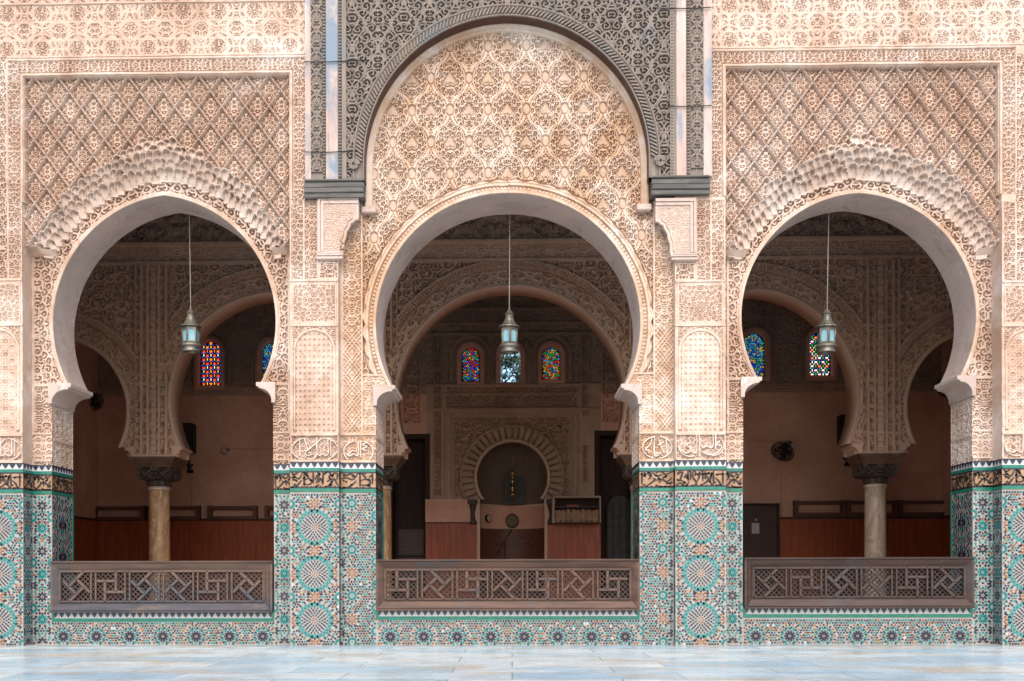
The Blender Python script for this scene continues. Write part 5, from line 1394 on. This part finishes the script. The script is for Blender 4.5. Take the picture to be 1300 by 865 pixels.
for x0, x1, q, xb, qb, lab in ((905, 998, 562, 1003, 567, 'round bulb lamp at the end of a pipe beside the wall fan'), (290, 372, 569, 285, 570.5, 'round bulb lamp at the end of a pipe right of a loudspeaker')):
    r = empty('bulb_lamp', (qx(xb), Y3-.06, qz(qb)), lab, 'lamp', 'bulb lamps on the far wall')
    mb = MB(); mb.tube([(qx(x0), Y3-.015, qz(q)), (qx(x1), Y3-.015, qz(q))], .011, 6); mb.build('pipe', r, M['wallpaint'])
    mb = MB(); mb.tube([(qx(xb-4 if xb > 600 else xb+4), Y3-.03, qz(q)), (qx(xb), Y3-.06, qz(qb)), (qx(xb), Y3-.13, qz(qb+1))], [.03, .045, .04], 10); mb.build('socket', r, M['tin'])
    mb = MB(); mb.lathe((qx(xb), Y3-.15, qz(qb+1.6)), [(.001, -.075), (.045, -.06), (.07, 0), (.05, .05), (.03, .075)], 14); mb.build('bulb', r, M['plaster'])
# bookcase with its books, on the right-hand wainscot
x0, x1, z0, z1 = qx(703), qx(759), qz(665), qz(634); yb, yf = Y3-.06, Y3-.40
r = empty('bookcase', ((x0+x1)/2, Y3-.2, z0), 'dark wooden bookcase on the wainscot right of the prayer niche', 'bookcase')
mb = MB(); mb.box(x0, x1, yb-.02, yb, z0, z1); mb.build('back', r, M['blackwood'])
for a_, b_ in ((x0-.05, x0), (x1, x1+.03)): mb = MB(); mb.box(a_, b_, yf, yb, z0-.01, z1+.03, b=.005); mb.build('side_panel', r, M['mid'])
mb = MB(); mb.box(x0-.05, x1+.03, yf, yb, z1, z1+.04, b=.005); mb.build('top', r, M['mid'])
for zz in (z0-.01, z0+.34): mb = MB(); mb.box(x0, x1, yf+.01 if zz < z0 else yf+.14, yb, zz, zz+.025); mb.build('shelf', r, M['darkwood'])
r0 = random.Random(4); x = x0+.02; bm_ = ['redwood', 'ochre', 'brass', 'darkwood', 'ochre', 'green']; bk = 0
while x < x1-.05:
    w = r0.uniform(.030, .042); h = r0.uniform(.25, .29); ln = .0 if bk < 15 else .05
    b_ = empty('book', (x+w/2, yf+.14, z0+.015), 'brown book with gilt spine in the row on the bottom shelf', 'book', 'books on the bottom shelf of the bookcase')
    mb = MB(); mb.box(x, x+w*.93, yf+.03, yf+.2, z0+.016, z0+.016+h, b=.003); mb.build('cover', b_, M[['darkwood', 'redwood', 'ochre'][bk % 3 if bk % 4 else 2]])
    mb = MB(); mb.box(x+w*.15, x+w*.78, yf+.028, yf+.0295, z0+.05, z0+.016+h*.85); mb.build('spine_label', b_, M['ochre'])
    x += w; bk += 1
r = empty('book', (x0+.4, yf+.25, z0+.365), 'flat book lying on the upper shelf of the bookcase', 'book'); mb = MB(); mb.box(x0+.28, x0+.55, yf+.16, yf+.32, z0+.366, z0+.40, b=.004); mb.build('cover', r, M['redwood'])
# framed panel and hanging brass lamp in the niche
xc = qx(653); yn = Y3+.50
r = empty('picture_frame', (xc, yn, qz(640)), 'dark framed panel standing on the ledge inside the prayer niche', 'picture')
mb = MB(); mb.box(xc-.21, xc+.21, yn, yn+.03, qz(637), qz(603.5)); mb.build('panel', r, M['smoke'])
mb = MB()
for a in (-.22, .19): mb.box(xc+a, xc+a+.03, yn-.02, yn+.03, qz(638.5), qz(602), b=.004)
for q in (638.5, 604): mb.box(xc-.22, xc+.22, yn-.018, yn+.03, qz(q), qz(q)+.03, b=.004)
mb.build('moulding', r, M['darkwood'])
xl, yl = qx(650.5), Y3+.12
r = empty('brass_lamp', (xl, yl, qz(632)), 'small brass lamp hanging in the prayer niche', 'lamp')
mb = MB(); mb.tube([(xl, yl, qz(600)), (xl, yl, qz(568))], .005, 5); mb.build('chain', r, M['brass'])
zb = qz(633)
mb = MB(); mb.lathe((xl, yl, zb), [(.005, 0), (.03, .02), (.05, .05), (.10, .08), (.11, .10), (.045, .13), (.03, .18), (.055, .22), (.06, .26), (.03, .31), (.015, .36), (.05, .40), (.02, .43), (.03, .55), (.09, .575), (.02, .60), (.004, .66)], 18); mb.build('body', r, M['brass'])
def wall_clock(px, py): 
    r = empty('wall_clock', (qx(px), Y3+.34, qz(py)), 'small round clock on the niche band, left of the round grille', 'clock')
    c = Vector((qx(px), Y3+.36, qz(py)))
    d = Vector((.75, -.66, 0)).normalized()
    s_ = d.cross(Vector((0, 0, 1)))
    for nm, rr, o, mt in (('rim', .085, .03, 'blackwood'), ('dial', .066, .036, 'inner_plain')):
        mb = MB(); ps = [c+d*o+(s_*math.cos(2*math.pi*k/20)+Vector((0, 0, math.sin(2*math.pi*k/20))))*rr for k in range(20)]; pb = [p-d*.05 for p in ps]
        mb.add(ps+pb, [tuple(range(20)), tuple(range(39, 19, -1))]+[(k, 20+k, 20+(k+1) % 20, (k+1) % 20) for k in range(20)]); mb.build(nm, r, M[mt])
    mb = MB(); mb.obox(c+d*.04+Vector((0, 0, .02)), s_, d, (0, 0, 1), .004, .003, .025); mb.obox(c+d*.04+s_*.015, s_, d, (0, 0, 1), .018, .003, .004); mb.build('hands', r, M['ink'])
wall_clock(619, 657)
r = empty('round_grille', (qx(650), Y3+.7, qz(660)), 'dark round speaker grille on the band in the middle of the niche', 'grille')
mb = MB(); cg = (qx(650), qz(659.5)); ps = [(cg[0]+.14*math.cos(2*math.pi*k/24), cg[1]+.17*math.sin(2*math.pi*k/24)) for k in range(24)]
mb.prism(ps[::-1], Y3+.64, Y3+.72); mb.build('mesh_disc', r, plain('grille_cloth', (.20, .14, .11), None, .8))
mb = MB(); mb.tube([(cg[0]+.145*math.cos(2*math.pi*k/24), Y3+.64, cg[1]+.145*math.sin(2*math.pi*k/24)) for k in range(25)], .014, 6); mb.build('rim', r, M['blackwood'])
# microphone stand before the niche
xm = qx(641); ym = Y3-.5
r = empty('microphone_stand', (xm, ym, 0), 'thin black microphone stand with slanting boom before the niche', 'stand')
mb = MB(); mb.tube([(xm, ym, .1), (xm, ym, qz(690))], .012, 8); mb.build('pole', r, M['matt_black'])
mb = MB(); mb.tube([(qx(632), ym, qz(703)), (qx(647), ym-.05, qz(677))], .010, 8); mb.build('boom', r, M['matt_black'])
mb = MB(); mb.tube([(qx(646), ym-.05, qz(679)), (qx(649), ym-.06, qz(674.5))], [.018, .026], 8); mb.build('microphone', r, M['matt_black'])
for k in range(3):
    a = k*2.1+.4; mb = MB(); mb.tube([(xm, ym, .16), (xm+.3*math.cos(a), ym+.3*math.sin(a), .012)], .010, 6); mb.build('leg', r, M['matt_black'])
# small picture on the left end wall
xw = qx(120); r = empty('picture_frame', (xw+.02, Y3-2.2, qz(650)), 'small gilt frame on the left end wall by the arch edge', 'picture')
mb = MB(); mb.box(xw, xw+.03, Y3-2.5, Y3-2.0, qz(655), qz(628), b=.008); mb.build('moulding', r, M['brass']); mb = MB(); mb.box(xw+.02, xw+.034, Y3-2.44, Y3-2.06, qz(652), qz(631)); mb.build('picture', r, M['ochre'])

# ------------------------------------------------------------------ trees behind the clear window
def leaf_mat(name, A, B):
    m, t = newmat(name); t.color(t.mix(t.ramp(t.noise(3, 3), .35, .65), A, B)); t.p.inputs['Roughness'].default_value = .6; return m
LM = [leaf_mat('dark_leaves', (.03, .06, .04), (.05, .09, .05)), leaf_mat('teal_leaves', (.06, .16, .15), (.09, .22, .2))]
barkm = plain('bark', (.10, .07, .05))
def tree(x, y, h, r_, n, mi, label, seed):
    r0 = random.Random(seed); t = empty('tree', (x, y, 0), label, 'tree', 'trees seen through the clear window')
    mb = MB(); mb.tube([(x, y, -1), (x+.1, y, h*.5), (x-.1, y+.1, h*.85)], [.16, .11, .05], 8)
    for k in range(5):
        a = k*1.3; mb.tube([(x, y, h*(.45+.08*k)), (x+r_*.7*math.cos(a), y+r_*.7*math.sin(a), h*(.6+.08*k))], [.06, .02], 6)
    mb.build('trunk', t, barkm)
    mb = MB()
    cl = [(x+r0.gauss(0, r_*.45), y+r0.gauss(0, r_*.45), h*.72+r0.gauss(0, r_*.42)) for _ in range(14)]
    for k in range(n):
        c = r0.choice(cl); p = Vector((c[0]+r0.gauss(0, r_*.17), c[1]+r0.gauss(0, r_*.17), c[2]+r0.gauss(0, r_*.13)))
        d = Vector((r0.gauss(0, 1), r0.gauss(0, 1), r0.gauss(0, 1))).normalized(); e = d.orthogonal().normalized(); s_ = r0.uniform(.05, .10)
        mb.add([p+d*s_, p+e*s_*.45, p-d*s_, p-e*s_*.45], [(0, 1, 2, 3)])
    mb.build('crown', t, LM[mi])
tree(qx(656)+.5, Y3+6, 9.7, 1.0, 2600, 0, 'dark leafy tree at the right of the clear window', 3)
tree(qx(640)-.2, Y3+7, 8.9, 1.2, 2600, 1, 'lower blue green tree filling the bottom of the clear window', 5)

# ------------------------------------------------------------------ courtyard floor
def slab_mat():
    m, t = newmat('blue_white_marble')
    br = t.new('ShaderNodeTexBrick'); br.inputs['Scale'].default_value = 1; br.inputs['Brick Width'].default_value = 1.5; br.inputs['Row Height'].default_value = .62
    br.inputs['Mortar Size'].default_value = .007; br.inputs['Color1'].default_value = (0, 0, 0, 1); br.inputs['Color2'].default_value = (1, 1, 1, 1); br.inputs['Mortar'].default_value = (.5, .5, .5, 1); br.offset = .37; br.squash = 1
    mp = t.pos((1, 1, 1), (0, 0, 0)); t.l.new(mp, br.inputs['Vector'])
    c = t.mix(br.outputs['Color'], (.37, .52, .61), (.70, .735, .71))
    v = t.noise(.7, 6, t.pos((.6, 1.2, 1), (0, 0, .5)), .6, 1.0)
    c = t.mix(t.ramp(v, .5, .68), c, (.42, .57, .67)); c = t.mix(t.ramp(t.noise(.9, 6, t.pos((.7, 2, 1)), .6, .8), .53, .62, 0, .75), c, (.58, .48, .37))
    c = t.mix(t.ramp(t.noise(22, 4), .55, .8, 0, .25), c, (.3, .33, .38))
    c = t.mix(br.outputs['Fac'], c, (.29, .29, .28))
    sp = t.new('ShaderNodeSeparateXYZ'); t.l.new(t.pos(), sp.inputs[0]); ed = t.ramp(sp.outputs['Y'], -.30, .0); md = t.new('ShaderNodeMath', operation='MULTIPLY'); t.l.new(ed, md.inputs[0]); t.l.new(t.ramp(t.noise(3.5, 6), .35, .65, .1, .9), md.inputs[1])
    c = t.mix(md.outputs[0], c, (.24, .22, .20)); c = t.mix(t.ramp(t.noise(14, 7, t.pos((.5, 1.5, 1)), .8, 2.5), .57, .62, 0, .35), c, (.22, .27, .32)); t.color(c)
    rr = t.ramp(t.noise(2.2, 5), .3, .7, .16, .36); t.l.new(rr, t.p.inputs['Roughness']); t.p.inputs['Specular IOR Level'].default_value = .5
    t.bump(t.noise(5, 4), .05, .01); return m
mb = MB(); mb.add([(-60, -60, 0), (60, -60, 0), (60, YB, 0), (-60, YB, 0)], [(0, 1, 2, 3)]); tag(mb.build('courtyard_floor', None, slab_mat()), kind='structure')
mb = MB(); mb.add([(-9.9, YB, -.003), (9.9, YB, -.003), (9.9, Y3+.9, -.003), (-9.9, Y3+.9, -.003)], [(0, 1, 2, 3)]); tag(mb.build('hall_floor', None, plain('rush_mat_floor', (.55, .38, .26), None, .8)), kind='structure')
mb = MB(); mb.add([(-60, Y3+.9, -1), (60, Y3+.9, -1), (60, 90, -1), (-60, 90, -1)], [(0, 1, 2, 3)]); tag(mb.build('ground', None, plain('dry_ground', (.3, .25, .2))), kind='structure')

# ------------------------------------------------------------------ daylight
w = bpy.data.worlds.new('World'); sc.world = w; w.use_nodes = True
nt = w.node_tree; bg = nt.nodes['Background']; sky = nt.nodes.new('ShaderNodeTexSky'); sky.sky_type = 'NISHITA'; sky.sun_disc = False
EL, AZ = R(43), R(178)
sky.sun_elevation = EL; sky.sun_rotation = AZ; sky.altitude = 400; sky.air_density = 1.0; sky.dust_density = 2.0; sky.ozone_density = 1.0
nt.links.new(sky.outputs[0], bg.inputs[0]); bg.inputs[1].default_value = .12
sd = bpy.data.lights.new('sun', 'SUN'); so = bpy.data.objects.new('sun', sd); col.objects.link(so)
sd.energy = 1.7; sd.angle = R(62); sd.color = (1, .92, .82)
dirv = Vector((math.sin(AZ)*math.cos(EL), math.cos(AZ)*math.cos(EL), math.sin(EL)))
so.rotation_euler = (-dirv).to_track_quat('-Z', 'Y').to_euler()
vs = sc.view_settings; vs.view_transform = 'Standard'; vs.look = 'None'; vs.gamma = 1; vs.exposure = 1.15; vs.use_curve_mapping = False
sc.cycles.use_denoising = True
sc.cycles.max_bounces = 8; sc.cycles.diffuse_bounces = 5; sc.cycles.caustics_reflective = False; sc.cycles.caustics_refractive = False
